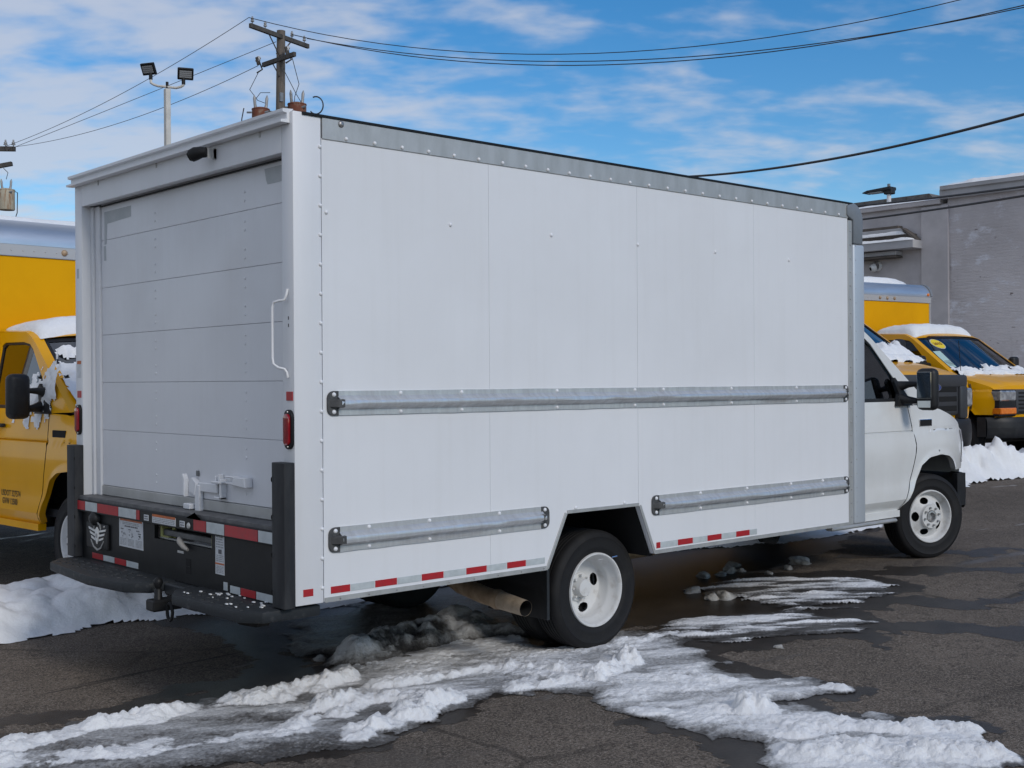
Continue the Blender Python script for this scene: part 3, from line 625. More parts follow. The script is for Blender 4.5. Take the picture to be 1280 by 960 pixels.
# rear frame
rear_edge = .102
for y0, y1, yi in ((-.001, rear_edge, 0), (W - rear_edge, W + .001, 1)):
    B().box(0, y0, zb - .003, .157, y1, 2.928).build('rear_corner_post', M_post, WT, bevel=.004, seg=2)
hd = B().prism([(0, 2.742), (.145, 2.758), (.145, 2.93), (0, 2.93)], 'y', rear_edge + .001, W - rear_edge - .001).build('door_header', M_post, WT, bevel=.002)
gt = B().prism([(-.002, 2.872), (-.050, 2.872), (-.050, 2.884), (-.018, 2.889), (-.018, 2.918), (-.040, 2.922), (-.040, 2.937), (.02, 2.94), (-.002, 2.92)], 'y', .022, W + .014)
gut = gt.build('rain_gutter', M_post, WT)
for y in (.30, 1.02, 1.42, 2.2):
    B().box(-.004, y - .006, 2.845, .0, y + .006, 2.872).build('gutter_clip', M_aluT, gut)
# roll-up door
XD = .085
seams = [2.526, 2.233, 1.942, 1.649, 1.356]
dl = B().box(XD + .012, .11, .95, XD + .04, W - .11, 2.80).build('roller_door', M_resid, WT)
zs = [2.79] + seams + [1.015]
for a, b in zip(zs[:-1], zs[1:]):
    B().box(XD, .125, b + .0009, XD + .02, W - .20, a - .0009).build('door_panel', M_door, dl, bevel=.0015)
B().box(XD - .006, .125, .955, XD + .01, W - .20, 1.013).build('door_bottom_rail', M_aluT, dl, bevel=.003)
B().box(XD - .012, .104, .95, XD + .03, .123, 2.742).build('door_track', M_aluT, dl)
B().box(XD - .014, W - .198, .95, XD + .01, W - .135, 2.742).build('door_track', M_post, dl, bevel=.004)
B().box(XD - .03, W - .134, .95, XD + .012, W - .1035, 2.742).build('door_seal', M_post, dl, bevel=.003); B().box(XD - .012, W - .1345 - .004, .95, XD + .0, W - .1342, 2.742).build('door_seal', M_black, dl)
B().box(XD - .012, .104, 2.733, XD + .02, W - .104, 2.7405).build('door_seal', M_black, dl)
rv = B()
for y in (.60, 1.62):
    for z in seams + [1.02]:
        for dz in (-.10, -.055, .05, .095):
            if 1.03 < z + dz < 2.72: rv.dome((XD, y, z + dz), (-1, 0, 0), .008, .004, 6)
rv.build('door_rivets', M_door, dl, kind='stuff')
# grey patches where decals were peeled off
for poly in ([(W - .245, 2.70), (W - .62, 2.70), (W - .62, 2.635), (W - .285, 2.625), (W - .272, 2.50), (W - .245, 2.50)], [(W - .262, 2.49), (W - .232, 2.49), (W - .238, 2.40), (W - .268, 2.40)], [(.126, 2.712), (.40, 2.712), (.385, 2.655), (.372, 2.632), (.126, 2.632)]):
    B().prism(poly, 'x', XD - .0012, XD + .001).build('decal_residue', M_resid, dl)
# latch and pull handle
lt = B(); lt.box(XD - .022, .87, 1.055, XD - .001, 1.13, 1.105); lt.box(XD - .03, 1.055, .945, XD - .002, 1.105, 1.09); lt.prism([(1.10, 1.03), (1.16, 1.05), (1.17, 1.11), (1.13, 1.13), (1.08, 1.10)], 'x', XD - .035, XD - .002)
lt.box(XD - .05, 1.125, .955, XD - .004, 1.20, .985)
lt.prism([(1.17, 1.02), (1.195, 1.04), (1.185, 1.09), (1.205, 1.13), (1.19, 1.15), (1.165, 1.12)], 'x', XD - .06, XD - .03)
la = lt.build('latch', M_post, WT, bevel=.004)
lt = B().box(XD - .04, .80, 1.03, XD - .001, .815, 1.135).box(XD - .04, .80, 1.03, XD - .003, .875, 1.042).box(XD - .05, .79, 1.112, XD - .001, .89, 1.124).box(XD - .03, .83, 1.124, XD - .001, .85, 1.16).box(XD - .03, .87, 1.11, XD - .001, .885, 1.15)
lt.build('latch_keeper', M_post, la, bevel=.003)
B().box(XD - .012, 1.10, 1.135, XD - .001, 1.125, 1.165).build('latch_pin', M_ramp, la, bevel=.003)
B().box(XD - .006, .81, 1.045, XD + .002, .868, 1.11).build('latch_recess', M_ramp, la)
ph = B().prism([(.53, 1.105), (.74, 1.118), (.74, 1.126), (.66, 1.13), (.655, 1.155), (.54, 1.157)], 'x', XD - .05, XD - .001); ph.box(XD - .05, .655, 1.150, XD - .001, .745, 1.158)
ph.build('pull_handle', M_post, WT, bevel=.004)
# grab handle on the right post
B().tube([(-.004, .048, 2.085), (-.010, .048, 2.06), (-.018, .05, 2.035), (-.035, .075, 2.03), (-.045, .105, 2.025), (-.048, .115, 2.00), (-.048, .115, 1.76), (-.045, .112, 1.73), (-.035, .085, 1.712), (-.018, .055, 1.705), (-.010, .050, 1.69), (-.004, .050, 1.665)], .0068, 8).build('grab_handle', M_post, WT, smooth=60)
# tail lamps and reflectors
for y in (.038, W - .055):
    def obl(hw_, hh): return [(y + hw_ * math.cos(t), 1.418 + (hh - hw_) * (1 if math.sin(t) >= 0 else -1) + hw_ * math.sin(t)) for t in np.linspace(0, 2 * math.pi, 28, endpoint=False)]
    tl = B().prism(obl(.036, .094), 'x', -.014, .002).build('tail_light', M_black, WT, bevel=.005, seg=2)
    B().prism(obl(.023, .075), 'x', -.026, -.010).build('lens', M_lens, tl, bevel=.006, seg=2)
    for z in (1.335, 1.501): B().dome((-.014, y, z), (-1, 0, 0), .005, .004).build('screw', M_bolt, tl)
    B().box(-.004, y - .028, 1.555, .0, y + .028, 1.598).build('red_reflector', M_red, WT, bevel=.001)
B().box(-.002, W - .085, 1.68, .0, W - .025, 1.78).build('warning_label', M_label, WT); B().box(-.003, W - .085, 1.765, -.002, W - .025, 1.785).build('warning_label', M_orange, WT)
for z in (1.94, 1.905): B().box(-.001, .042, z, .0, .050, z + .016).build('rivet_hole', M_ink, WT)
B().box(-.001, W - .115 + .06, 2.30, .0, W - .03, 2.36).build('faint_sticker', M_resid, WT)
# rear-view camera on the header
rc = B().box(-.016, .735, 2.795, -.001, .748, 2.855).box(-.05, .735, 2.80, -.001, .740, 2.850).build('camera_bracket', M_aluT, WT)
B().tube([(-.045, .755, 2.832), (-.065, .772, 2.832), (-.085, .797, 2.826), (-.105, .818, 2.812)], [.027, .030, .036, .033], 12).build('rear_camera', M_black, rc, bevel=.004)
B().lathe([(.026, 0), (.020, .008), (.0005, .010)], (-.107, .820, 2.811), (-.62, .55, -.42), 12).build('camera_lens', M_hole, rc)
# sill and reflective strip
B().box(-.030, rear_edge, .918, .09, W - rear_edge, .952).build('door_sill', mat('worn_rubber_sill', (.075, .075, .078), .6, base2=(.13, .13, .13), vscale=14), WT, bevel=.003)
sl = B().box(-.040, rear_edge, .858, -.002, W - rear_edge, .930).build('sill_bar', M_black, WT, bevel=.003)
B().prism([(.0, .0), (.17, .0), (.07, .036)], 'y', -.034, -.028, fn=lambda a, b, c: (-.046 - (a * .0), .84 + a, .925 + c)).build('torn_rubber', M_black, sl)
def strip(y0, y1, z0, z1, x, cols, name='reflective_tape', par=WT):
    n = sum(c[1] for c in cols); y = y1
    for c, wd_ in cols:
        d = (y1 - y0) * wd_ / n
        B().box(x - .002, y - d + .003, z0, x, y - .003, z1).build(name, M_red if c == 'r' else M_silver, par, bevel=.0006); y -= d
strip(1.575, 2.448, .868, .922, -.0402, [('r', .8), ('s', 1.2), ('r', 2), ('s', 1.6), ('r', .3)])
strip(.106, .935, .866, .922, -.0402, [('r', .85), ('s', 1.15), ('r', 2), ('s', 1)])
# black lower panel with the ramp slot
slot = [(.79, .765), (1.45, .765), (1.45, .853), (.79, .853)]
slot = [(.79, .775), (1.45, .775), (1.45, .852), (.79, .852)]
lp = B().prism([(rear_edge, .566), (W - rear_edge, .566), (W - rear_edge, .857), (rear_edge, .857)], 'x', -.012, .012, [slot]).build('lower_rear_panel', M_black, WT)
rp = B().prism([(.0, .80), (.0, .80)], 'y', 0, 1) if False else B().box(.03, .80, .79, 1.6, 1.44, .825).build('loading_ramp', M_ramp, WT, bevel=.004)
B().box(.018, .80, .772, .03, 1.44, .782).build('ramp_lip', M_aluT, rp, bevel=.002)
B().box(.02, 1.425, .777, .10, 1.447, .85).build('ramp_frame', M_ygreen, rp, bevel=.004); B().box(.02, 1.35, .777, .09, 1.425, .79).build('ramp_frame', M_ygreen, rp, bevel=.004); B().box(.05, 1.33, .78, .06, 1.36, .85).build('ramp_frame', M_ygreen, rp); B().box(-.005, .793, .778, .06, .808, .85).build('ramp_frame', M_ygreen, rp, bevel=.003)
B().tube([(-.02, 1.13, .80), (-.035, 1.10, .79), (-.035, 1.06, .765), (-.03, 1.02, .752)], [.016, .018, .014, .008], 8).build('ramp_strap', mat('strap_webbing', (.32, .30, .27), .8), rp, smooth=60)
B().box(-.0145, 1.10, .722, -.012, 1.17, .735).build('panel_slot', M_aluT, lp); B().box(-.0135, 1.02, .62, -.012, 1.075, .70).build('panel_slot', M_hole, lp); B().box(-.0150, 1.025, .655, -.0125, 1.07, .662).build('panel_slot', M_black, lp)
# lettered warning labels (too fine to read: rows of print)
def label_rows(par, x, y0, y1, z0, z1, rows, ink=M_inkg, hgt=.45):
    g_ = B()
    for k in range(rows):
        z = z1 - (z1 - z0) * (k + .5) / rows; h_ = (z1 - z0) / rows * hgt / 2; y = y1
        while y > y0 + .004:
            L_ = min(random.uniform(.008, .035), y - y0); g_.box(x - .0006, y - L_, z - h_, x, y, z + h_); y -= L_ + random.uniform(.003, .007)
    g_.build('print', ink, par, kind='stuff')
l1 = B().prism([(1.59, .69), (1.905, .69), (1.905, .862), (1.59, .862)], 'x', -.0145, -.012).build('warning_label', M_label, WT)
B().box(-.0155, 1.603, .842, -.0145, 1.892, .857).build('orange_band', M_orange, l1)
label_rows(l1, -.0145, 1.64, 1.86, .820, .836, 2); label_rows(l1, -.0145, 1.66, 1.83, .806, .818, 1, M_ink, .7)
for k in range(3):
    y1_ = 1.893 - k * .103; label_rows(l1, -.0145, y1_ - .085, y1_, .70, .742, 6); label_rows(l1, -.0145, y1_ - .05, y1_ - .01, .788, .80, 1, M_ink, .5)
    im = B(); 
    for q in range(9): yy = y1_ - .045 + random.uniform(-.025, .025); zz = .766 + random.uniform(-.016, .016); im.box(-.0151, yy - .006, zz - .003, -.0145, yy + .006, zz + .003)
    im.build('pictogram', M_ink if k == 2 else M_inkg, l1)
l2 = B().box(-.0145, .655, .655, -.012, .748, .862).build('warning_label', M_label, WT)
B().box(-.0155, .655, .706, -.0145, .748, .714).build('orange_band', M_orange, l2); B().box(-.0155, .682, .762, -.0145, .715, .784).build('pictogram', M_ink, l2)
label_rows(l2, -.0145, .665, .738, .662, .700, 5); label_rows(l2, -.0145, .665, .738, .720, .757, 4); label_rows(l2, -.0145, .665, .738, .79, .855, 5)
l3 = B().box(-.0425, 1.135, .868, -.0405, 1.415, .912).build('warning_label', M_label, WT); B().box(-.043, 1.137, .902, -.0424, 1.413, .916).build('orange_band', M_orange, l3); label_rows(l3, -.0425, 1.145, 1.405, .872, .899, 3)
for y in (1.49, 1.06): l4 = B().box(-.0425, y - .028, .872, -.0405, y + .028, .905).build('small_label', M_label, WT); label_rows(l4, -.0425, y - .022, y + .022, .876, .902, 2, M_ink)
B().dome((-.042, .985, .885), (-1, 0, 0), .018, .008, 10).build('lock', M_aluT, WT)
# winged shield emblem on its plate
em = B().box(-.03, 2.035, .645, -.012, 2.345, .80).build('emblem_plate', M_blackp, WT, bevel=.008, seg=2)
ey, ez = 2.175, .727
def E_(pts, name, mt, t=.004): return B().prism([(ey - p[0], ez + p[1]) for p in pts], 'x', -.0305 - t, -.029).build(name, mt, em)
for k in range(3):
    o_ = .038 - .026 * k; x_ = .112 - .018 * k
    for s in (-1, 1): E_([(s * .026, o_ - .008), (s * (x_ + .012), o_ + .008), (s * (x_ + .003), o_ - .006), (s * .026, o_ - .019)], 'emblem_wing', M_emb)
E_([(-.02, .035), (0, .05), (.02, .035), (.026, 0), (.012, -.035), (0, -.052), (-.012, -.035), (-.026, 0)], 'emblem_shield', M_emb, .006)
for s in (-1, 1):
    E_([(s * .088, -.028), (s * .095, -.030), (s * .055, -.074), (0, -.092), (0, -.082), (s * .05, -.067)], 'emblem_rim', M_embg); E_([(s * .052, .038), (s * .045, .036), (s * .035, .062), (0, .074), (0, .081), (s * .042, .068)], 'emblem_rim', M_embg)
text_mb('W', .034, lambda x, y: (-.0372, ey - x, ez + y)).build('emblem_letter', M_embg, em, recalc=False) if False else E_([(-.010, .012), (.010, .012), (.012, -.008), (0, -.016), (-.012, -.008)], 'emblem_centre', M_embg, .008)
B().dome((-.03, 2.08, .785), (-1, 0, 0), .008, .005).build('screw', M_bolt, em)
B().lathe([(.045, 0), (.042, .03), (.02, .05), (.0005, .052)], (-.014, 2.21, .825), (-1, 0, .0), 14).build('license_lamp', M_blackp, WT, smooth=50)
strip(1.655, 2.295, .578, .612, -.0122, [('r', 1.1), ('s', 1.1), ('r', 1.1), ('s', 1.1)])
strip(.112, .60, .574, .612, -.0122, [('s', .9), ('r', 1.3), ('s', 1.4), ('r', .55)])
B().box(-.0145, .625, .58, -.012, .665, .622).build('reflective_tape', M_silver, WT)
# black corner guards
for y0, y1 in ((-.002, .112), (W - .112, W + .006)):
    gd = B().prism([(-.062, y0 + .006), (-.062, y1 - .006), (-.055, y1), (-.001, y1), (-.001, y0), (-.055, y0)], 'z', .572, 1.262).build('corner_guard', M_guard, WT, bevel=.003, seg=1, smooth=30)
    for z in (.64, .82, 1.0, 1.18):
        B().lathe([(.014, 0), (.012, -.006), (.0005, -.006)], (-.0625, (y1 - .012) if y0 < 1 else (y0 + .012), z), (-1, 0, 0), 10).build('bolt_hole', M_hole, gd)
# rear step bumper: two wings with an open centre, hitch ball
zt_ = .568
def wing(pts, name): 
    o = B().prism(pts, 'z', zt_ - .055, zt_).build(name, M_step, WT, bevel=.010, seg=2); return o
wl_ = wing([(.16, .03), (-.15, .04), (-.235, .16), (-.235, .80), (-.15, .93), (.05, .93), (.05, .12), (.16, .10)], 'bumper_step')
wr_ = wing([(.05, 2.50), (-.14, 2.50), (-.24, 2.38), (-.30, 1.70), (-.26, 1.32), (-.16, 1.20), (.05, 1.20)], 'bumper_step')
wc_ = B().box(-.08, .93, zt_ - .07, .05, 1.20, zt_ - .006).build('bumper_centre', M_step, WT, bevel=.008)
for wg_, y0, n_ in ((wl_, .16, 7), (wr_, 1.40, 11)):
    for r_ in range(3):
        stf = B()
        for k in range(n_): stf.dome((-.20 + .055 * r_, y0 + k * .095 + .04 * (r_ % 2), zt_), (0, 0, 1), .014, .006, 6)
        stf.build('tread_studs', M_step, wg_, kind='stuff')
sp = B()
for k in range(26): sp.box(*(lambda x, y, a: (x, y, zt_ + .004, x + a, y + a * 1.7, zt_ + .009))(random.uniform(-.2, -.02), random.uniform(.12, .85), random.uniform(.004, .012)))
sp.build('snow_crumbs', M_snow, wl_, kind='stuff')
B().box(-.05, .90, .44, .35, 1.23, .52).build('hitch_receiver', M_black, WT, bevel=.006)
hb = B().box(-.22, 1.035, .44, -.05, 1.13, .50).build('hitch_mount', M_black, WT, bevel=.008)
B().lathe([(.0005, .115), (.014, .112), (.024, .10), (.0255, .085), (.020, .068), (.013, .056), (.020, .05), (.022, .0), (.03, -.01)], (-.17, 1.083, .50), (0, 0, 1), 14).build('hitch_ball', M_black, hb, smooth=50)
B().tube([(-.16, .97 + .03 * math.cos(t), .445 + .045 * math.sin(t)) for t in np.linspace(0, 2 * math.pi, 13)], .009, 6, False).build('tow_loop', M_black, WT)
B().prism([(.35, .513), (.75, .513), (.70, .42), (.62, .40), (.45, .41)], 'x', .05, .12).build('bumper_bracket', M_under, WT); B().prism([(1.75, .513), (2.15, .513), (2.05, .41), (1.85, .41)], 'x', .05, .12).build('bumper_bracket', M_under, WT)
# side reflective tape
strip_z = (.628, .662)
def side_tape(x0, x1, red, z0=.618, z1=.652): B().box(x0 + .002, -.0022, z0, x1 - .002, -.0004, z1).build('reflective_tape', M_red if red else M_silver, WT, bevel=.0005)
side_tape(.040, .100, True, .62, .655)
xs = [.196, .312, .458, .596, .750, .897, 1.048, 1.194, 1.338, 1.480, 1.625]
for k in range(10): side_tape(xs[k], xs[k + 1], k % 2 == 0)
xs = [2.562, 2.602, 2.764, 2.911, 3.053, 3.199, 3.349, 3.494, 3.575]
for k in range(8): side_tape(xs[k], xs[k + 1], k % 2 == 0, .612, .648)
# rub rails
def rub(x0, x1, z0, z1, bolts, right_cap_small=False):
    h_ = z1 - z0
    pr = [(-.001, z0), (-.008, z0), (-.008, z0 + h_ * .22), (-.013, z0 + h_ * .27), (-.042, z0 + h_ * .38), (-.046, z0 + h_ * .45), (-.046, z0 + h_ * .55), (-.042, z0 + h_ * .62), (-.022, z0 + h_ * .70), (-.013, z0 + h_ * .77), (-.008, z0 + h_ * .80), (-.008, z1), (-.001, z1)]
    a, b = x0 + .06, x1 - .055
    n_ = max(4, int((b - a) / .12)); vs = []; fs = []
    for i in range(n_ + 1):
        x = a + (b - a) * i / n_
        for k, (y, z) in enumerate(pr): vs.append((x, y + (random.uniform(-.0018, .0018) if 3 <= k <= 9 else 0), z + (random.uniform(-.0015, .0015) if 0 < k < 12 else 0)))
    m_ = len(pr)
    for i in range(n_):
        for k in range(m_ - 1): fs.append((i * m_ + k, i * m_ + k + 1, (i + 1) * m_ + k + 1, (i + 1) * m_ + k))
    rr = B().add(vs, fs).build('rub_rail', M_alu, WT, smooth=30)
    for side, xe in ((-1, x0), (1, x1)):
        r_ = .035; xi = xe - side * .065
        pts = [(xi, z0), (xi, z1)] + [(xe - side * r_ + side * r_ * math.sin(t), z1 - r_ + r_ * math.cos(t)) for t in np.linspace(0, math.pi / 2, 5)] + [(xe - side * r_ + side * r_ * math.cos(t), z0 + r_ - r_ * math.sin(t)) for t in np.linspace(0, math.pi / 2, 5)]
        ec = B().prism(pts, 'y', -.010, -.001).build('end_cap', mat('rail_cap_plastic', (.045, .045, .046), .5, base2=(.08, .08, .08), vscale=20), rr, bevel=.002)
        zc_ = (z0 + z1) / 2
        nose = B(); 
        def nf(i, j):
            t = i; y = -.047 + .037 * t ** 2.2; hh = h_ * (.20 - .03 * t)
            return (xi - side * .012 + side * .066 * t, y * (1 if 0 < j < 1 else .25), zc_ - hh + 2 * hh * j)
        nose.grid(lambda i, j: nf(i, [0, .12, .88, 1][round(j * 3)]), 7, 4); nose.build('cap_nose', mat('rail_cap_plastic', (.045, .045, .046)), ec, smooth=30)
        for z in (z0 + .018, z1 - .018): B().dome((xi + side * .028, -.010, z), (0, -1, 0), .0115, .008, 10).build('bolt', M_rivet, ec, smooth=60)
    for x in bolts:
        for z in (z0 + .013, z1 - .013): B().dome((x, -.008, z), (0, -1, 0), .0105, .008, 10).build('bolt', M_rivet, rr, smooth=60)
rub(.180, 4.662, 1.479, 1.599, [.62, 1.02, 1.72, 2.37, 2.63, 3.30, 4.02])
rub(.184, 1.655, .816, .938, [.42, .80, 1.28])
rub(2.520, 4.665, .816, .938, [2.98, 3.46, 3.95, 4.33])
for p in ((.180, 4.662, 1.479, 1.599), (.184, 1.655, .816, .938), (2.52, 4.665, .816, .938)):      # the same rails on the far side
    x0, x1, z0, z1 = p; h_ = z1 - z0
    B().prism([(W + .001, z0), (W + .008, z0), (W + .008, z0 + h_ * .25), (W + .045, z0 + h_ * .4), (W + .045, z0 + h_ * .6), (W + .008, z0 + h_ * .75), (W + .008, z1), (W + .001, z1)], 'x', x0, x1).build('rub_rail', M_alu, WT)
# rivets along the posts, rail and panels
rv = B()
for k in range(16): rv.dome((.150, -.0015, 2.775 - k * .1415), (0, -1, 0), .0105, .0075, 8)
for k in range(26): rv.dome((.30 + k * .170, -.007, zrb + .012), (0, -1, 0), .0105, .0075, 8)
for x, z in ((.185, 2.462), (.957, 2.464), (1.689, 2.464), (2.411, 2.461), (3.151, 2.466), (3.95, 2.462), (1.87, .912), (2.28, .912)): rv.dome((x, -.0005, z), (0, -1, 0), .0115, .008, 8)
rv.build('rivets', M_rivet, WT, smooth=60, kind='stuff')
rv = B()
for k in range(22): rv.dome((Lp + .028, -.004, .64 + k * .099), (0, -1, 0), .0065, .005, 6)
for k in range(20): rv.dome((Lp + .085, -.0145, .64 + k * .104), (0, -1, 0), .004, .003, 6)
for k in range(9): rv.dome((.25 + k * .17, -.0085, zb + .008), (0, -1, 0), .004, .003, 6)
rv.dome((.27, -.007, zrt - .02), (0, -1, 0), .018, .008, 8)
rv.build('rivets', M_bolt, WT, smooth=60, kind='stuff')
# running gear
for s, yc in ((-1, .245), (1, W - .245)):
    wheel(WT, (2.19, yc, .384), (0, s, 0), rear=True, off=OW, phase=.05)
    wheel(WT, (2.19, yc - s * .235, .384), (0, s, 0), rear=True, off=OW)
B().cyl((2.19, .4, .384), (2.19, W - .4, .384), .07, n=14).build('rear_axle', M_under, WT)
B().lathe([(.0005, -.17), (.12, -.12), (.165, 0), (.12, .12), (.0005, .17)], (2.19, W / 2, .384), (1, 0, 0), 16).build('differential', M_under, WT, smooth=50)
for y in (.90, 1.65): B().box(.05, y - .04, .50, 6.2, y + .04, .66).build('frame_rail', M_under, WT)
for x in (.35, 1.1, 3.0, 3.8, 4.5): B().box(x, .06, .61, x + .06, W - .06, .662).build('cross_member', M_under, WT)
B().box(.60, 1.0, .36, 1.25, 1.55, .60).build('fuel_tank', M_under, WT, bevel=.05, seg=2)
B().cyl((2.9, 1.05, .42), (4.6, 1.05, .46), .09, n=12).build('muffler', M_exh, WT)
B().tube([(1.95, 1.25, .55), (1.80, 1.15, .50), (1.72, .98, .43), (1.66, .78, .40), (1.62, .52, .375), (1.605, .40, .370)], [.050, .052, .055, .055, .053, .052], 16).build('exhaust_pipe', M_exh, WT, smooth=50)
ep = B().tube([(1.606, .41, .371), (1.604, .38, .3695), (1.602, .34, .367)], [.0545, .060, .0545], 16, False).build('exhaust_clamp', M_exh, WT, smooth=50)
B().tube([(1.604, .38, .369), (1.60, .33, .367), (1.592, .125, .352)], [.0515, .052, .046], 16, False).build('tail_pipe', mat('tail_pipe_metal', (.52, .42, .31), .5, .3, base2=(.36, .28, .20), vscale=16), WT, smooth=50)
B().lathe([(.044, 0), (.043, -.12), (.0005, -.12)], (1.592, .126, .352), (-.03, -.99, -.07), 16).build('pipe_bore', M_hole, WT, recalc=False)
for y0, y1 in ((.10, .62), (W - .62, W - .10)): B().box(1.735, y0, .27, 1.745, y1, .60).build('mud_flap', M_blackp, WT, bevel=.002)
B().box(1.7305, .095, .27, 1.749, .103, .60).build('flap_edge', M_step, WT)
B().tube([(4.2, .55, .60), (4.3, .5, .47), (4.45, .5, .44), (4.6, .55, .55)], .03, 8).build('brake_hose', M_hole, WT)
B().box(4.90, .285, .487, 5.82, .36, .515).build('side_step', M_aluT, WT, bevel=.01)
cab(WT, M_white, 'round', steer=R(19))
# fender badge: lettered plate with a blue bar
fy_ = lambda u, z: OW[1] - yh(u, z)
fb = B().box(6.47 - .262, fy_(-.16, 1.15) - .010, OW[2] + 1.122, 6.47 - .062, fy_(-.16, 1.15) + .008, OW[2] + 1.182).build('badge', M_chr, WT, bevel=.004)
y_ = fy_(-.16, 1.15) - .0112
B().box(6.218, y_ - .0004, OW[2] + 1.127, 6.398, y_ + .001, OW[2] + 1.178).build('badge_field', M_hole, fb)
text_mb('E-350', .030, lambda x, y: (6.308 + x, y_ - .0012, OW[2] + 1.162 + y), offset=.0008).build('badge_lettering', mat('badge_blue', (.10, .25, .62), .4), fb, recalc=False)
text_mb('SUPER DUTY', .019, lambda x, y: (6.308 + x * 1.25, y_ - .0012, OW[2] + 1.138 + y), offset=.0005).build('badge_lettering', M_chr, fb, recalc=False)
B().lathe([(.009, 0), (.008, .004), (.0005, .004)], (6.47 - .0, fy_(0, .95) - .004, OW[2] + .915), (0, -1, 0), 10).build('fender_clip', M_bolt, WT)
#--PART2--
# ------------------------------------------------------------------ yellow trucks
YL = empty('yellow_box_truck', (1.46, 3.94, .115), R(274)); tag(YL, 'yellow box truck at the left edge, facing out behind the rear of the white truck', 'truck', 'yellow trucks')
cab(YL, M_yellow, 'round', dark=True, back=.14); yellow_box(YL, x1=-1.71)
def door_text(T, s, rows, u0, z0, size):
    for k, r_ in enumerate(rows):
        text_mb(r_, size, lambda x, y: (u0 + x * .8 * (1 if s < 0 else -1), s * (yh(u0, z0 - k * .062) + .003), z0 - k * .062 + y), offset=.0015).build('door_lettering', mat('door_lettering_paint', (.10, .06, .01), .6), T, recalc=False)
door_text(YL, -1, ['USDOT 327574', 'GVW 12500'], -.98, .665, .066)
MB().box(-.30, -yh(-.2, 1.17) - .008, 1.125, -.09, -yh(-.2, 1.17) + .01, 1.18).build('badge', M_hole, YL, bevel=.004)
YR = empty('yellow_box_truck', (14.7, 3.9, .385), R(262)); tag(YR, 'yellow box truck in front of the grey wall, amber signal under its headlight', 'truck', 'yellow trucks')
cab(YR, M_yellow, 'square', dark=True, back=.28); yellow_box(YR, hw=1.13, z1=2.54, zc=2.86, x1=-2.02)
def wsp(T_, k, y, up=.004):       # a point on the windshield: k up the glass, y across
    ws0, ws1 = (-.06, 1.315), (-.86, 1.885); u = ws0[0] + (ws1[0] - ws0[0]) * k; z = ws0[1] + (ws1[1] - ws0[1]) * k; w_ = yh(0, z) - .065; c = 1 - (y / w_) ** 2
    return Vector((u + (.10 - .03 * k) * c + up * .58, y, z + .035 * c * k + up * .81))
def ws_decal(T, poly, name, mt, up=.004):
    return MB().add([wsp(T, k, y, up) for k, y in poly], [tuple(range(len(poly)))]).build(name, mt, T, recalc=False)
M_stk = mat('yellow_sticker', (.82, .62, .03), .5); 
ws_decal(YR, [(.80 + .13 * math.sin(t), -.50 + .12 * math.cos(t)) for t in np.linspace(0, 2 * math.pi, 20, endpoint=False)], 'sticker_edge', M_label, .004)
ov = ws_decal(YR, [(.80 + .118 * math.sin(t), -.50 + .108 * math.cos(t)) for t in np.linspace(0, 2 * math.pi, 20, endpoint=False)], 'price_sticker', M_stk, .007)
text_mb('2015', .085, lambda x, y: wsp(YR, .80 + y * 1.0, -.50 + x, .010), offset=.002).build('sticker_lettering', mat('sticker_ink', (.22, .05, .02), .6), ov, recalc=False)
pl_ = ws_decal(YR, [(.62, -.76), (.62, -.62), (.20, -.68), (.20, -.82)], 'price_sheet', mat('price_sheet_paper', (.45, .62, .58), .5), .004)
for k in range(4): ws_decal(YR, [(.36 - .035 * k, -.775), (.36 - .035 * k, -.665), (.348 - .035 * k, -.665), (.348 - .035 * k, -.775)], 'price_print', M_ink, .007)
for T in (YR,):
    MB().tube([(-.02, -.80, 1.30), (-.06, -.80, 1.82)], .005, 5).build('antenna', M_black, T); MB().tube([(.12, .62, 1.22), (.08, .62, 1.86)], .005, 5).build('antenna', M_black, T)
YF = empty('yellow_box_truck', (10.6, 3.40, .34), R(268), 1.15); tag(YF, 'yellow truck with black grille and blue oval badge, mostly hidden behind the white cab', 'truck', 'yellow trucks')
cab(YF, M_yellow, 'round'); yellow_box(YF, z1=2.0, zc=2.32)

# snow lying on the trucks
def snow_cap(name, label, T, x0, x1, y0, y1, base, h, seed, res=.03, over=.02, sx=6, sy=6, lump=.35, mt=None):
    """rounded blanket of snow; base(x, y) gives the surface it lies on, in the truck's own axes"""
    nx = max(8, int((x1 - x0) / res)); ny = max(8, int((y1 - y0) / res))
    X_, Y_ = np.meshgrid(np.linspace(x0, x1, nx), np.linspace(y0, y1, ny), indexing='ij')
    s_ = (X_ - x0) / (x1 - x0) * 2 - 1; t_ = (Y_ - y0) / (y1 - y0) * 2 - 1
    n_ = fbm(X_ * 3 + seed, Y_ * 3, 5, seed)
    ed = (1 - np.abs(s_) ** sx) * (1 - np.abs(t_) ** sy); ed = np.clip(ed, 0, 1) ** .5
    th = h * ed * (1 - lump + 2 * lump * n_) + (n_ - .5) * .012 + ed * .5 * h * (fbm(X_ * 12 + seed, Y_ * 12, 4, seed + 5) - .5) * .5
    Bz = np.vectorize(base)(X_, Y_); Z_ = Bz + th
    Z_ = np.where(ed < .02, Bz - over, Z_)
    M_ = T.matrix_world if False else (Matrix.Translation(T.location) @ Matrix.Rotation(T.rotation_euler.z, 4, 'Z') @ Matrix.Diagonal((*T.scale, 1)))
    m3 = np.array(M_); P_ = np.stack([X_, Y_, Z_, np.ones_like(X_)], -1) @ m3.T
    o = sheet(name, P_[..., 0], P_[..., 1], P_[..., 2], np.ones(X_.shape, bool), mt or M_snow)
    return tag(o, label, 'snow')
def roof_z(x, y): w_ = .84; return 1.955 + .05 * (1 - min(1, abs(y) / w_) ** 4) - .05 * sm(-1.0, -.82, x) - .01
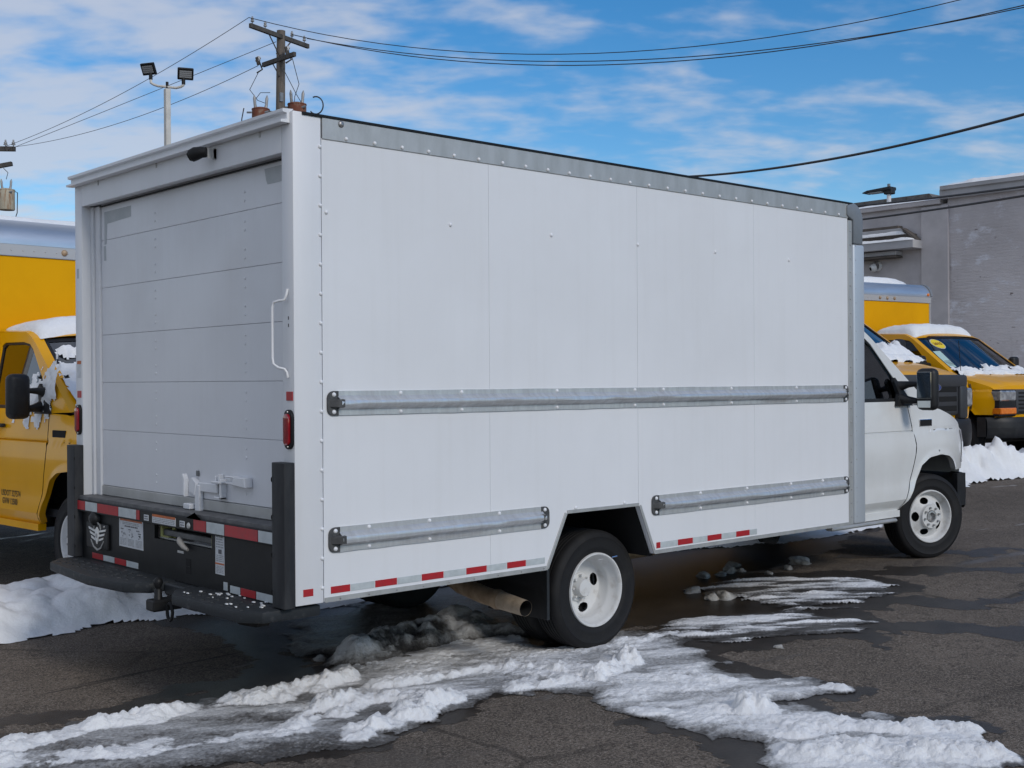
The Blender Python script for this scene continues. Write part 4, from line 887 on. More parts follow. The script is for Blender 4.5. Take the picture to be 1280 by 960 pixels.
snow_cap('snow_blanket', 'snow blanket on the cab roof of the left yellow truck', YL, -1.55, -.82, -.80, .84, roof_z, .09, 3, lump=.2)
snow_cap('snow_blanket', 'lumpy snow on the cab roof of the truck before the grey wall', YR, -1.62, -.84, -.80, .62, roof_z, .125, 11, lump=.3)
snow_cap('snow_blanket', 'snow lump on the cab roof half hidden by the white box', YF, -1.45, -.85, -.82, .80, roof_z, .13, 5, lump=.3)
snow_cap('snow_blanket', 'thin snow along the roof cap of the left yellow truck', YL, -3.5, -1.90, -1.17, 1.17, lambda x, y: 2.945, .075, 21, res=.06, lump=.15)
snow_cap('snow_blanket', 'long smooth snow wedge on the box roof before the grey wall', YR, -3.9, -2.20, -1.08, .80, lambda x, y: 2.855, .14, 23, res=.06, lump=.1)
def ws_snow(name, label, T, fn, seed, kmax=1.0, ymin=-.9, ymax=.9, thick=.03, hood=False):
    ny, nk = int((ymax - ymin) / .018), int(kmax / .018)
    ws0, ws1 = (-.06, 1.315), (-.86, 1.885)
    K, Yg = np.meshgrid(np.linspace(-.10 if hood else 0.02, kmax, nk), np.linspace(ymin, ymax, ny), indexing='ij')
    n_ = fbm(K * 9 + seed, Yg * 9, 5, seed); dens = fn(K, Yg) + (n_ - .5) * 1.5
    th = thick * sstep(0, .5, dens) * (.5 + n_) + .004
    u = ws0[0] + (ws1[0] - ws0[0]) * K; z = ws0[1] + (ws1[1] - ws0[1]) * K; w_ = .962 - .15 * (z - 1.12) - .065; c = 1 - (Yg / w_) ** 2
    X_ = u + (.10 - .03 * K) * c + th * .58; Z_ = z + .035 * c * K + th * .81 + np.where(K < .02, .02, 0)
    m3 = np.array(Matrix.Translation(T.location) @ Matrix.Rotation(T.rotation_euler.z, 4, 'Z') @ Matrix.Diagonal((*T.scale, 1))); P_ = np.stack([X_, Yg, Z_, np.ones_like(X_)], -1) @ m3.T
    return tag(sheet(name, P_[..., 0], P_[..., 1], P_[..., 2], (dens > 0) & (np.abs(Yg) < w_ + .02), M_snow), label, 'snow')
ws_snow('windshield_snow', 'snow plastered over the windshield of the left yellow truck', YL, lambda k, y: .62 - 1.25 * np.abs(k - .36) - .9 * (k > .84), 31, thick=.035)
ws_snow('windshield_snow', 'broken snow at the windshield foot of the truck before the grey wall', YR, lambda k, y: .75 - 5.2 * np.abs(k - .02) + .25 * (y > -.2), 37, kmax=.4, thick=.05, hood=True)
ws_snow('windshield_snow', 'snow on the cowl of the truck behind the white cab', YF, lambda k, y: .9 - 3.2 * np.abs(k - .05), 41, kmax=.5, thick=.07, hood=True)
def side_snow(T):
    Xg, Zg = np.meshgrid(np.linspace(-1.30, -.30, 70), np.linspace(1.18, 1.80, 46), indexing='ij')
    n_ = fbm(Xg * 9, Zg * 9, 5, 55); dens = .10 - 1.9 * np.abs(Zg - 1.30 - .45 * np.clip(Xg + .85, -.5, .6)) + .25 * (Xg > -.75) - .5 * (Xg < -1.1) + (n_ - .5) * 1.5
    y_ = -(np.vectorize(lambda u, z: yh(u, z))(Xg, Zg)) - .004 - .03 * sstep(0, .5, dens)
    m3 = np.array(Matrix.Translation(T.location) @ Matrix.Rotation(T.rotation_euler.z, 4, 'Z')); P_ = np.stack([Xg, y_, Zg, np.ones_like(Xg)], -1) @ m3.T
    tag(sheet('window_snow', P_[..., 0], P_[..., 1], P_[..., 2], (dens > 0), M_snow), 'crumbled snow stuck on the side window of the left yellow truck', 'snow')
side_snow(YL)

# ------------------------------------------------------------------ snow and ice on the ground
def patch(name, label, x0, x1, y0, y1, res, fn, mt, lift=.0, cut=.004):
    nx = int((x1 - x0) / res); ny = int((y1 - y0) / res)
    X_, Y_ = np.meshgrid(np.linspace(x0, x1, nx), np.linspace(y0, y1, ny), indexing='ij'); th = fn(X_, Y_)
    jx = (vnoise(X_ * 40, Y_ * 40, 5) - .5) * res * .8; jy = (vnoise(X_ * 40, Y_ * 40, 6) - .5) * res * .8
    o = sheet(name, X_ + jx, Y_ + jy, gz(X_) + lift + th - cut, th > cut, mt); return tag(o, label, None, None, 'stuff')
def chunks(X_, Y_, sc, seed):       # broken clods
    a = 1 - np.clip(worley(X_ * sc + .5 * fbm(X_ * 4, Y_ * 4, 3, seed), Y_ * sc, seed) * 1.25, 0, 1) ** 2; return a
FORE = [(-1.9, 1.15), (-1.03, 0.98), (-0.59, 0.89), (-0.07, 0.9), (0.6, 0.89), (1.37, 1.27), (2.03, 1.05), (2.09, 0.65), (2.04, 0.31), (2.58, 0.43), (2.89, 0.09), (2.29, -0.74), (2.43, -1.14), (2.41, -1.35), (1.96, -1.27), (2.08, -1.74), (2.17, -2.26), (1.78, -2.52), (1.36, -2.74), (0.93, -2.18), (1.34, -1.59), (1.3, -1.11), (1.44, -0.54), (1.18, -0.21), (0.77, -0.19), (0.13, -0.4), (-0.53, -0.07), (-1.27, 0.29), (-2.0, .5)]
RIDGES = [([(-2.2, 1.0), (-1.48, 0.9), (-1.09, 0.81), (-0.62, 0.79), (-0.14, 0.76), (0.13, 0.68), (0.47, 0.64)], .13, .10), ([(.45, .64), (.62, .66), (0.77, 0.66)], .10, .13), ([(-2.2, .60), (-1.51, 0.54), (-1.18, 0.53), (-0.66, 0.3), (-0.32, 0.11), (0.0, 0.08), (0.30, 0.18)], .14, .10), ([(.05, .10), (.2, .15), (0.41, 0.24)], .16, .15),
          ([(0.18, -0.2), (0.52, -0.12), (0.87, -0.06)], .13, .12), ([(0.77, 0.36), (1.21, 0.28), (1.54, 0.18)], .09, .08), ([(0.61, 0.13), (1.12, -0.02), (1.59, -0.28)], .14, .075), ([(1.43, -0.06), (1.77, 0.02), (2.05, -0.18)], .12, .08), ([(1.68, -0.33), (1.85, -.27), (2.1, -0.22)], .11, .15), ([(1.56, .02), (1.62, -.06)], .08, .13), ([(2.35, 0.1), (2.77, 0.05)], .12, .06),
          ([(1.93, -0.6), (2.16, -0.97), (2.38, -1.32)], .11, .06), ([(1.41, -0.99), (1.7, -1.37)], .12, .06), ([(1.87, -1.21), (1.80, -1.30), (1.74, -1.36)], .10, .15), ([(1.60, -1.50), (1.51, -1.63), (1.84, -1.81), (2.01, -2.04), (2.17, -2.26)], .12, .08), ([(1.38, -1.87), (1.68, -2.26), (1.92, -2.43)], .16, .10)]
def fore_snow(X_, Y_):
    n1 = fbm(X_ * 4.5, Y_ * 4.5, 6, 3, .55); ck = np.maximum(chunks(X_, Y_, 11, 8) * .9, chunks(X_, Y_, 26, 9) * .7); th = np.zeros_like(X_); brk = sstep(.30, .55, fbm(X_ * 2.6 + 9, Y_ * 2.6, 4, 44)); n2 = fbm(X_ * 22, Y_ * 22, 4, 14, .6)
    wx = X_ + (fbm(X_ * 5, Y_ * 5, 4, 61) - .5) * .22; wy = Y_ + (fbm(X_ * 5, Y_ * 5, 4, 62) - .5) * .22
    for pl, w_, h_ in RIDGES:
        e = np.exp(-(line_dist(wx, wy, pl) / w_) ** 2.0); th = np.maximum(th, .44 * h_ * np.clip(e - .10, 0, 1) * (.08 + .95 * n1 + .95 * ck + .75 * n2 + .55 * chunks(X_, Y_, 48, 10) * n2) * (.45 + .55 * brk) - .012 * (1 - n1) - .010 * (1 - brk))
    return th
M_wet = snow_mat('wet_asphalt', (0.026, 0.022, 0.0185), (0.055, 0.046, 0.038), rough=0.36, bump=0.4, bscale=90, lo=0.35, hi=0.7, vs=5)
STREAKS = [([(2.9, -.2), (4.2, -1.2), (5.6, -2.6)], .16), ([(4.4, -.4), (5.8, -1.3), (8.4, -3.2)], .14), ([(5.4, .3), (6.6, -.5), (9.5, -2.2)], .20), ([(6.0, .9), (7.6, -.2), (11, -1.9)], .12), ([(-1.5, 1.35), (-.4, 1.15), (.5, 1.1)], .12), ([(3.0, .9), (3.6, .6), (4.4, .2)], .45), ([(1.3, -1.9), (.7, -1.6), (.2, -1.2)], .06), ([(.3, .75), (.6, 1.1), (.9, 1.6)], .12)]
def wet_fn(X_, Y_):
    wx = X_ + (fbm(X_ * 2.5, Y_ * 2.5, 5, 201) - .5) * .7; wy = Y_ + (fbm(X_ * 2.5, Y_ * 2.5, 5, 202) - .5) * .7
    d = np.maximum(np.maximum(poly_dist(wx, wy, FORE) + .10, poly_dist(wx, wy, [(2.6, 0.24), (3.22, 0.37), (3.86, 0.13), (4.12, 0.04), (3.8, -0.21), (3.85, -0.74), (3.52, -0.84), (3.19, -0.48), (2.78, -0.13)]) + .22), poly_dist(wx, wy, [(4.0, 0.96), (4.82, 0.83), (5.28, 0.4), (4.99, -0.19), (4.62, -0.31), (3.93, -0.15), (3.93, 0.39)]) + .28)
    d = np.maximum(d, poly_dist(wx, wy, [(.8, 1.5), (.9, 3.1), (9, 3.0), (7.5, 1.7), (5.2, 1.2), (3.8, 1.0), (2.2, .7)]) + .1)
    for pl, w_ in STREAKS: d = np.maximum(d, (w_ - line_dist(wx, wy, pl)) * 1.0)
    return np.where(d > 0, .01, 0)
patch('meltwater', 'dark wet film of meltwater on the asphalt around the snow and under the truck', -2.2, 11.4, -3.6, 3.4, .03, wet_fn, M_wet, .0015 - .006)
def cover_mat(name, stops, bump=.7):
    """snow, ice and slush by how much snow there is: a thin film lets the wet asphalt show through"""
    M = bpy.data.materials.new(name); M.use_nodes = True; t = M.node_tree; b = t.nodes['Principled BSDF']; L = t.links.new
    at = t.nodes.new('ShaderNodeAttribute'); at.attribute_name = 'cover'; c = t.nodes.new('ShaderNodeTexCoord')
    mp = t.nodes.new('ShaderNodeMapping'); mp.vector_type = 'TEXTURE'; mp.inputs['Rotation'].default_value = (0, 0, R(-32)); mp.inputs['Scale'].default_value = (1.7, .7, 1); L(c.outputs['Object'], mp.inputs[0])
    def noise(sc, src, det=7, ro=.65):
        n = t.nodes.new('ShaderNodeTexNoise'); n.inputs['Scale'].default_value = sc; n.inputs['Detail'].default_value = det; n.inputs['Roughness'].default_value = ro; L(src, n.inputs['Vector']); return n.outputs['Fac']
    def m2(op, a, b_):
        n = t.nodes.new('ShaderNodeMath'); n.operation = op
        for i, v in ((0, a), (1, b_)):
            if isinstance(v, (int, float)): n.inputs[i].default_value = v
            else: L(v, n.inputs[i])
        return n.outputs[0]
    nz = m2('ADD', m2('MULTIPLY', m2('SUBTRACT', noise(9, mp.outputs[0]), .5), .60), m2('MULTIPLY', m2('SUBTRACT', noise(55, c.outputs['Object'], 5), .5), .75))
    f = m2('ADD', at.outputs['Fac'], nz)
    r = t.nodes.new('ShaderNodeValToRGB'); e = r.color_ramp.elements
    for k, (p, col) in enumerate(stops):
        q = e[k] if k < 2 else e.new(p); q.position = p; q.color = (*col, 1)
    L(f, r.inputs[0]); L(r.outputs[0], b.inputs['Base Color'])
    mr_ = t.nodes.new('ShaderNodeMapRange'); mr_.inputs[1].default_value = .1; mr_.inputs[2].default_value = .8; mr_.inputs[3].default_value = .28; mr_.inputs[4].default_value = .7; L(f, mr_.inputs[0]); L(mr_.outputs[0], b.inputs['Roughness']); b.inputs['Specular IOR Level'].default_value = .4
    h = m2('ADD', m2('MULTIPLY', noise(45, c.outputs['Object'], 7, .7), 1.0), m2('MULTIPLY', noise(14, mp.outputs[0]), .9))
    bp = t.nodes.new('ShaderNodeBump'); bp.inputs['Strength'].default_value = bump; bp.inputs['Distance'].default_value = .025; L(h, bp.inputs['Height']); L(bp.outputs[0], b.inputs['Normal']); return M
M_cov = cover_mat('snow_over_ice', [(0.0, (.035, .032, .029)), (.22, (.11, .105, .10)), (.45, (.36, .36, .36)), (.68, (.66, .665, .67)), (.9, (.86, .865, .87))])
M_covd = cover_mat('gritty_snow', [(0.0, (.03, .027, .024)), (.25, (.12, .11, .10)), (.5, (.36, .35, .33)), (.75, (.62, .61, .59)), (1.0, (.78, .775, .76))], 1.0)
def patch2(name, label, x0, x1, y0, y1, res, fn, mt, lift=.003, cut=.003):
    nx = int((x1 - x0) / res); ny = int((y1 - y0) / res); X_, Y_ = np.meshgrid(np.linspace(x0, x1, nx), np.linspace(y0, y1, ny), indexing='ij'); th, cv = fn(X_, Y_)
    jx = (vnoise(X_ * 60, Y_ * 60, 5) - .5) * res * .8; jy = (vnoise(X_ * 60, Y_ * 60, 6) - .5) * res * .8
    return tag(sheet(name, X_ + jx, Y_ + jy, gz(X_) + lift + th - cut, th > cut, mt, attr=cv), label, None, None, 'stuff')
def fore_all(X_, Y_):
    sn = fore_snow(X_, Y_); wx = X_ + (fbm(X_ * 6, Y_ * 6, 5, 71) - .5) * .30; wy = Y_ + (fbm(X_ * 6, Y_ * 6, 5, 72) - .5) * .30; d = poly_dist(wx, wy, FORE)
    c, s_ = math.cos(R(28)), math.sin(R(28)); u = X_ * c - Y_ * s_; v = X_ * s_ + Y_ * c; st = fbm(u * 2.6, v * 7, 6, 73, .62); big = fbm(X_ * 1.3, Y_ * 1.3, 3, 75)
    mid = sstep(.3, 1.2, X_) * (1 - sstep(2.3, 2.8, X_))                     # whiter crust in the middle of the track
    ice = sstep(-.06, .14, d) * (.005 + .022 * st + .022 * np.clip(st - .5, 0, 1) * mid)
    rough = .010 * chunks(X_, Y_, 30, 76) * sstep(.45, .6, fbm(X_ * 5, Y_ * 5, 3, 77)) * sstep(0, .1, d)
    cv = np.maximum(sstep(-.10, .16, d) * (.26 + .22 * mid + .50 * sstep(.34, .68, st) * (.40 + .60 * np.maximum(mid, sstep(.42, .6, big)))), sstep(.003, .022, sn) * 1.05)
    return np.maximum(ice + rough, sn), np.clip(cv, 0, 1.1)
patch2('snow', 'ridges of ploughed snow and grey ice across the asphalt in the foreground', -2.2, 3.1, -2.85, 1.4, .0095, fore_all, M_cov)
def ice_all(poly, seed):
    def fn(X_, Y_):
        c, s_ = math.cos(R(38)), math.sin(R(38)); u = X_ * c - Y_ * s_; v = X_ * s_ + Y_ * c
        d = poly_dist(X_ + (fbm(u * 2, v * 9, 5, seed) - .5) * .55, Y_ + (fbm(u * 2, v * 9, 5, seed + 1) - .5) * .55, poly); n_ = fbm(u * 2.6, v * 13, 6, seed + 2, .6)
        th = sstep(-.03, .12, d) * (.005 + .022 * n_) + .05 * sstep(.02, .14, d) * np.clip(n_ - .54, 0, 1)
        return th, sstep(-.10, .14, d) * (.14 + .85 * sstep(.40, .64, n_))
    return fn
ICEA = [(2.6, 0.24), (3.22, 0.37), (3.86, 0.13), (4.12, 0.04), (3.8, -0.21), (3.85, -0.74), (3.52, -0.84), (3.19, -0.48), (2.78, -0.13)]
ICEB = [(4.0, 0.96), (4.82, 0.83), (5.28, 0.4), (4.99, -0.19), (4.62, -0.31), (3.93, -0.15), (3.93, 0.39)]
patch2('ice', 'streaked sheet of ice and thin snow on the asphalt ahead of the rear wheel', 2.2, 4.5, -1.2, .8, .013, ice_all(ICEA, 81), M_cov)
patch2('ice', 'streaked sheet of ice and thin snow beside the cab, nearer the front wheel', 3.5, 5.7, -.7, 1.3, .016, ice_all(ICEB, 91), M_cov)
SLUSH = [(1.25, 2.18), (2.25, 2.5), (2.73, 2.24), (2.84, 1.21), (2.22, 0.5), (1.75, 0.85), (0.95, 0.88), (0.75, 1.3)]
def slush(X_, Y_):
    d = poly_dist(X_ + (fbm(X_ * 4, Y_ * 4, 5, 101) - .5) * .5, Y_ + (fbm(X_ * 4, Y_ * 4, 5, 102) - .5) * .5, SLUSH); n_ = fbm(X_ * 5, Y_ * 5, 6, 103, .6); n2 = fbm(X_ * 18, Y_ * 18, 4, 105, .6)
    r1 = np.exp(-(line_dist(X_, Y_, [(1.05, 1.00), (1.40, 1.06), (1.80, 1.12), (2.02, 1.22)]) / .19) ** 2); r2 = np.exp(-(line_dist(X_, Y_, [(1.82, .95), (2.03, .88), (2.05, .72)]) / .13) ** 2); r_ = np.maximum(.105 * r1, .06 * r2)
    th = sstep(0, .18, d) * (.008 + .022 * n_ + r_ * (.2 + .8 * n_ + .5 * chunks(X_, Y_, 9, 104) + .5 * n2))
    return th, sstep(0, .15, d) * (.05 + .50 * n_ + .95 * np.maximum(r1, r2) * sstep(.25, .5, n_))
patch2('snow', 'dirty snow and slush under the rear of the white truck', .5, 3.1, .3, 2.8, .014, slush, M_covd)
FAR = [(-4.5, 3.15), (-.3, 3.0), (.35, 3.1), (1.1, 2.95), (1.7, 2.45), (2.6, 2.45), (3.4, 2.75), (5.0, 2.3), (6.3, 1.75), (7.6, 1.55), (9.5, 2.2), (9.8, 4.2), (6.0, 4.6), (3.0, 4.5), (2.6, 3.9), (.3, 4.9), (.2, 6.6), (-1.5, 7.2), (-4.5, 6.8)]
def far_snow(X_, Y_):
    d = poly_dist(X_ + (fbm(X_ * 2, Y_ * 2, 4, 111) - .5) * .5, Y_ + (fbm(X_ * 2, Y_ * 2, 4, 112) - .5) * .5, FAR); n_ = fbm(X_ * 1.6, Y_ * 1.6, 6, 113, .5)
    h_ = .05 + .12 * np.exp(-(line_dist(X_, Y_, [(-4, 4.4), (-.3, 4.0), (.4, 3.8)]) / .8) ** 2)
    return sstep(0, .45, d) * h_ * (.35 + 1.1 * n_ + .35 * chunks(X_, Y_, 4.5, 114) + .35 * fbm(X_ * 9, Y_ * 9, 4, 116)) + .02 * sstep(0, .1, d) * n_
patch('snow', 'bank of snow running between the white truck and the left yellow truck', -4.4, 10, 1.4, 7.4, .024, far_snow, M_snow, .003)
RIGHT = [(10.6, 2.6), (12.04, 2.85), (13.4, 2.45), (16, 1.6), (20, .6), (24, .2), (23.7, 8.5), (10.4, 8.5), (10.2, 3.0)]
def right_snow(X_, Y_):
    d = poly_dist(X_ + (fbm(X_, Y_, 4, 121) - .5) * .5, Y_ + (fbm(X_, Y_, 4, 122) - .5) * .5, RIGHT); n_ = fbm(X_ * 1.8, Y_ * 1.8, 6, 123, .55)
    h_ = .05 + .34 * np.exp(-((line_dist(X_, Y_, [(11.5, 3.3), (13.0, 2.95)])) / .42) ** 2) + .30 * np.exp(-((line_dist(X_, Y_, [(13.9, 2.65), (16, 2.2), (19, 1.6)])) / .6) ** 2)
    return sstep(0, .5, d) * h_ * (.30 + .7 * n_ + .45 * chunks(X_, Y_, 3.6, 124) + .45 * chunks(X_, Y_, 7.5, 125) + .35 * fbm(X_ * 9, Y_ * 9, 4, 126)) + .02 * sstep(0, .1, d)
patch('snow', 'heaped snow bank in front of the yellow trucks on the right', 10, 24, .2, 8.6, .04, right_snow, M_snow, .003)
# loose lumps
def clod(r_, seed):
    me = bpy.data.meshes.new('snow_chunk'); bm = bmesh.new(); bmesh.ops.create_icosphere(bm, subdivisions=3, radius=1); rn = random.Random(seed); ph = [rn.uniform(0, 6) for _ in range(9)]
    for v in bm.verts:
        c = v.co; k = 1 + .16 * math.sin(3 * c.x + ph[0]) * math.sin(2.6 * c.y + ph[1]) + .13 * math.sin(5 * c.z + ph[2] + 3 * c.x) + .07 * math.sin(9 * c.y + ph[3]) * math.sin(8 * c.x + ph[4]) + .09 * math.sin(7 * c.z + 6 * c.y + ph[5]); v.co = Vector((c.x * r_ * 1.3, c.y * r_, max(-.15, c.z) * r_ * .8)) * k
    for f in bm.faces: f.smooth = True
    bm.to_mesh(me); bm.free(); me.materials.append(M_snowd); return me
lumps = [(.89, 1.17, .045, 'lone snow lump on bare asphalt behind the dirty slush under the truck'), (1.48, .87, .03, None), (3.95, .87, .07, None), (4.5, 1.21, .07, None), (4.64, 1.15, .05, None), (4.8, 1.19, .075, None), (4.89, 1.14, .04, None), (3.83, .59, .06, 'flat white snow lump standing on the ice beside the cab'), (3.93, .56, .085, 'largest white snow lump on the ice beside the cab'), (5.51, 1.01, .10, 'broad flat snow slab under the front end of the white box'), (5.22, .92, .05, None), (2.95, -.62, .03, None), (1.21, -.25, .02, None), (4.94, .91, .04, None), (5.05, 1.35, .06, None), (2.6, .62, .03, None)]
for k, (x, y, r_, lb) in enumerate(lumps):
    o = bpy.data.objects.new('snow_chunk', clod(r_ * .72, k)); COL.objects.link(o); o.location = (x, y, float(gz(x)) + r_ * .1); o.rotation_euler = (0, 0, k * 1.3)
    tag(o, lb or 'small loose lump of snow on the wet asphalt beside or under the truck', 'snow', None if lb else 'loose lumps of snow')

# ------------------------------------------------------------------ warehouse wall
def wall_mat():
    M = bpy.data.materials.new('grey_painted_brick'); M.use_nodes = True; t = M.node_tree; b = t.nodes['Principled BSDF']; L = t.links.new
    c = t.nodes.new('ShaderNodeTexCoord'); sp_ = t.nodes.new('ShaderNodeSeparateXYZ'); L(c.outputs['Object'], sp_.inputs[0]); cb = t.nodes.new('ShaderNodeCombineXYZ'); L(sp_.outputs[1], cb.inputs[0]); L(sp_.outputs[2], cb.inputs[1])
    def noise(sc, det=6, st=(1, 1, 1), rough=.6):
        mp = t.nodes.new('ShaderNodeMapping'); mp.inputs['Scale'].default_value = st; L(cb.outputs[0], mp.inputs[0]); n = t.nodes.new('ShaderNodeTexNoise'); n.inputs['Scale'].default_value = sc; n.inputs['Detail'].default_value = det; n.inputs['Roughness'].default_value = rough; L(mp.outputs[0], n.inputs[0]); return n.outputs['Fac']
    def rng(x, a, b_, c_=0., d=1.):
        r = t.nodes.new('ShaderNodeMapRange'); r.interpolation_type = 'SMOOTHSTEP'
        for i, v in enumerate((a, b_, c_, d)): r.inputs[1 + i].default_value = v
        L(x, r.inputs[0]); return r.outputs[0]
    def mix(f, a, b_):
        x = t.nodes.new('ShaderNodeMix'); x.data_type = 'RGBA'; L(f, x.inputs[0])
        for i, v in ((6, a), (7, b_)):
            if isinstance(v, tuple): x.inputs[i].default_value = (*v, 1)
            else: L(v, x.inputs[i])
        return x.outputs[2]
    base = mix(rng(noise(.5, 7), .35, .7), (.55, .52, .525), (.43, .405, .41))
    base = mix(rng(noise(.9, 9, (1, 1.7, 1), .74), .53, .64), base, (.62, .62, .66))       # pale worn patches
    base = mix(rng(noise(2.6, 5, (1, 2.2, 1)), .66, .69), base, (.17, .14, .13))          # chips
    base = mix(rng(noise(1.1, 5, (2.2, .35, 1)), .60, .75), base, (.27, .255, .26))         # runs
    L(base, b.inputs['Base Color']); b.inputs['Roughness'].default_value = .85
    br = t.nodes.new('ShaderNodeTexBrick'); br.inputs['Scale'].default_value = 1.0; br.inputs['Brick Width'].default_value = .22; br.inputs['Row Height'].default_value = .075; br.inputs['Mortar Size'].default_value = .010; br.inputs['Mortar Smooth'].default_value = .6; L(cb.outputs[0], br.inputs['Vector'])
    ad = t.nodes.new('ShaderNodeMath'); ad.operation = 'ADD'; mu = t.nodes.new('ShaderNodeMath'); mu.operation = 'MULTIPLY'; mu.inputs[1].default_value = -.10; L(br.outputs['Fac'], mu.inputs[0]); L(mu.outputs[0], ad.inputs[0]); L(noise(3.5, 9, (1, 2.6, 1), .72), ad.inputs[1])
    bp = t.nodes.new('ShaderNodeBump'); bp.inputs['Strength'].default_value = .75; bp.inputs['Distance'].default_value = .035; L(ad.outputs[0], bp.inputs['Height']); L(bp.outputs[0], b.inputs['Normal'])
    return M
M_wall = wall_mat()
M_plast = mat('grey_plaster', (.52, .495, .50), .85, base2=(.42, .40, .405), vscale=1.2, bump=.25, bscale=9)
M_fascia = mat('grey_metal_fascia', (.42, .42, .435), .5, base2=(.36, .36, .37), vscale=1.5)
M_brown = mat('stained_board', (.13, .11, .095), .8, base2=(.08, .07, .06), vscale=3)
M_shing = mat('roof_shingle', (.17, .16, .15), .9, base2=(.12, .115, .11), vscale=8, bump=.3, bscale=30)
BW = empty('warehouse', (24, 6, .3)); tag(BW, 'grey painted brick warehouse wall behind the yellow trucks', 'building')
oB = (24, 6, .3)
def Q(): return MB(oB)
Q().box(24, -14, -.2, 24.5, 9.70, 5.98).build('wall', M_wall, BW); Q().box(24.001, 9.70, -.2, 24.5, 34, 5.80).build('wall', M_plast, BW)
Q().box(23.93, 9.66, -.2, 24.0, 10.36, 5.76).build('pilaster', M_plast, BW, bevel=.01)
Q().box(23.86, -14, 5.90, 24.6, 9.84, 6.12).build('parapet_fascia', M_fascia, BW, bevel=.01); Q().box(23.80, -14, 6.10, 24.65, 9.80, 6.20).build('parapet_coping', M_fascia, BW, bevel=.01)
Q().box(23.90, 9.85, 5.80, 24.6, 34, 5.92).build('parapet_coping', M_plast, BW, bevel=.01)
for k, (z0, z1, x, mt, ye) in enumerate([(5.30, 5.38, 23.78, M_brown, 10.88), (5.16, 5.30, 23.72, M_fascia, 10.72), (4.98, 5.16, 23.80, M_brown, 10.50), (4.78, 4.98, 23.52, M_fascia, 10.33), (4.66, 4.77, 23.70, M_fascia, 10.90), (4.60, 4.65, 23.66, M_brown, 10.88)]):
    Q().box(x, ye, z0, 23.999, 16, z1 - .004).build('canopy_board', mt, BW, bevel=.008)
Q().prism([(10.33, 4.985), (10.52, 5.16), (10.72, 5.30), (10.76, 5.30), (10.40, 4.985)], 'x', 23.68, 23.9).build('canopy_end', M_brown, BW)
gb = Q().prism([(9.9, 5.9), (34, 5.9), (34, 8), (12.2, 6.35), (11.0, 6.15)], 'x', 27, 29) if False else Q().prism([(10.9, 6.0), (16, 6.0), (16, 6.42), (11.3, 6.42)], 'x', 26.0, 27.5)
gb.build('rear_roof', M_shing, BW)
for k in range(7): Q().box(25.985, 11.3 + k * .62, 6.02, 25.998, 11.33 + k * .62, 6.41).build('roof_joint', M_brown, BW)
Q().prism([(9.9, 6.0), (10.25, 6.0), (9.9, 6.35), (9.4, 6.42)], 'x', 24.7, 26).build('roof_hatch', M_shing, BW)
def wall_snow(name, label, y0, y1, x0, x1, z, h, seed):
    X_, Y_ = np.meshgrid(np.linspace(x0, x1, 8), np.linspace(y0, y1, int((y1 - y0) / .05)), indexing='ij'); s_ = (X_ - x0) / (x1 - x0) * 2 - 1; t_ = (Y_ - y0) / (y1 - y0) * 2 - 1
    n_ = fbm(X_ * 2, Y_ * 3, 5, seed); Z_ = z - .01 + h * (np.clip(1 - s_ ** 6, 0, 1) * np.clip(1 - t_ ** 40, 0, 1)) ** .6 * (.5 + n_)
    tag(sheet(name, X_, Y_, Z_, np.ones(X_.shape, bool), M_snow), label, 'snow')
wall_snow('ledge_snow', 'frosted snow along the top of the higher parapet', -14, 9.72, 23.79, 24.6, 6.20, .10, 141)
wall_snow('ledge_snow', 'snow line along the top of the lower parapet', 9.86, 34, 23.88, 24.6, 5.92, .06, 142)
wall_snow('ledge_snow', 'snow on the upper canopy ledge of the warehouse', 10.72, 15.9, 23.70, 23.99, 5.30, .05, 143) if False else wall_snow('ledge_snow', 'snow on the upper canopy ledge of the warehouse', 10.66, 15.9, 23.70, 23.80, 5.155, .09, 143)
wall_snow('ledge_snow', 'snow on the lower canopy ledge of the warehouse', 10.36, 15.9, 23.50, 23.80, 4.978, .07, 144)
sc_ = empty('security_camera', (24, 11.574, 4.445)); tag(sc_, 'round white security camera on the grey wall under the canopy', 'camera')
MB().lathe([(.13, 0), (.13, .05), (.11, .10)], (0, 0, 0), (-1, 0, 0), 20).build('base', M_white, sc_, smooth=50)
MB().lathe([(.105, 0), (.10, .08), (.075, .12), (.0005, .125)], (-.08, .02, -.03), (-.75, .55, -.3), 20).build('dome', M_white, sc_, smooth=50); MB().lathe([(.055, 0), (.04, .02), (.0005, .025)], (-.165, .085, -.067), (-.75, .55, -.3), 14).build('lens', M_hole, sc_)
rl = empty('roof_lamp', (25, 11.85, 5.9)); tag(rl, 'flat-headed area lamp standing on the warehouse roof', 'lamp')
MB().cyl((0, 0, 0), (0, 0, .48), .055, n=10).build('post', M_post, rl); MB().box(-.10, -.13, .46, .10, .10, .62).build('mount', M_guard, rl, bevel=.02); MB().prism([(-.12, .56), (.66, .54), (.70, .56), (.55, .61), (-.12, .645)], 'x', -.16, .16).build('lamp_head', M_guard, rl, bevel=.015); MB().box(-.12, .15, .530, .12, .55, .548).build('diffuser', M_silver, rl); MB().cyl((0, 0, .66), (0, 0, .73), .04, n=8).build('photocell', M_cap, rl)

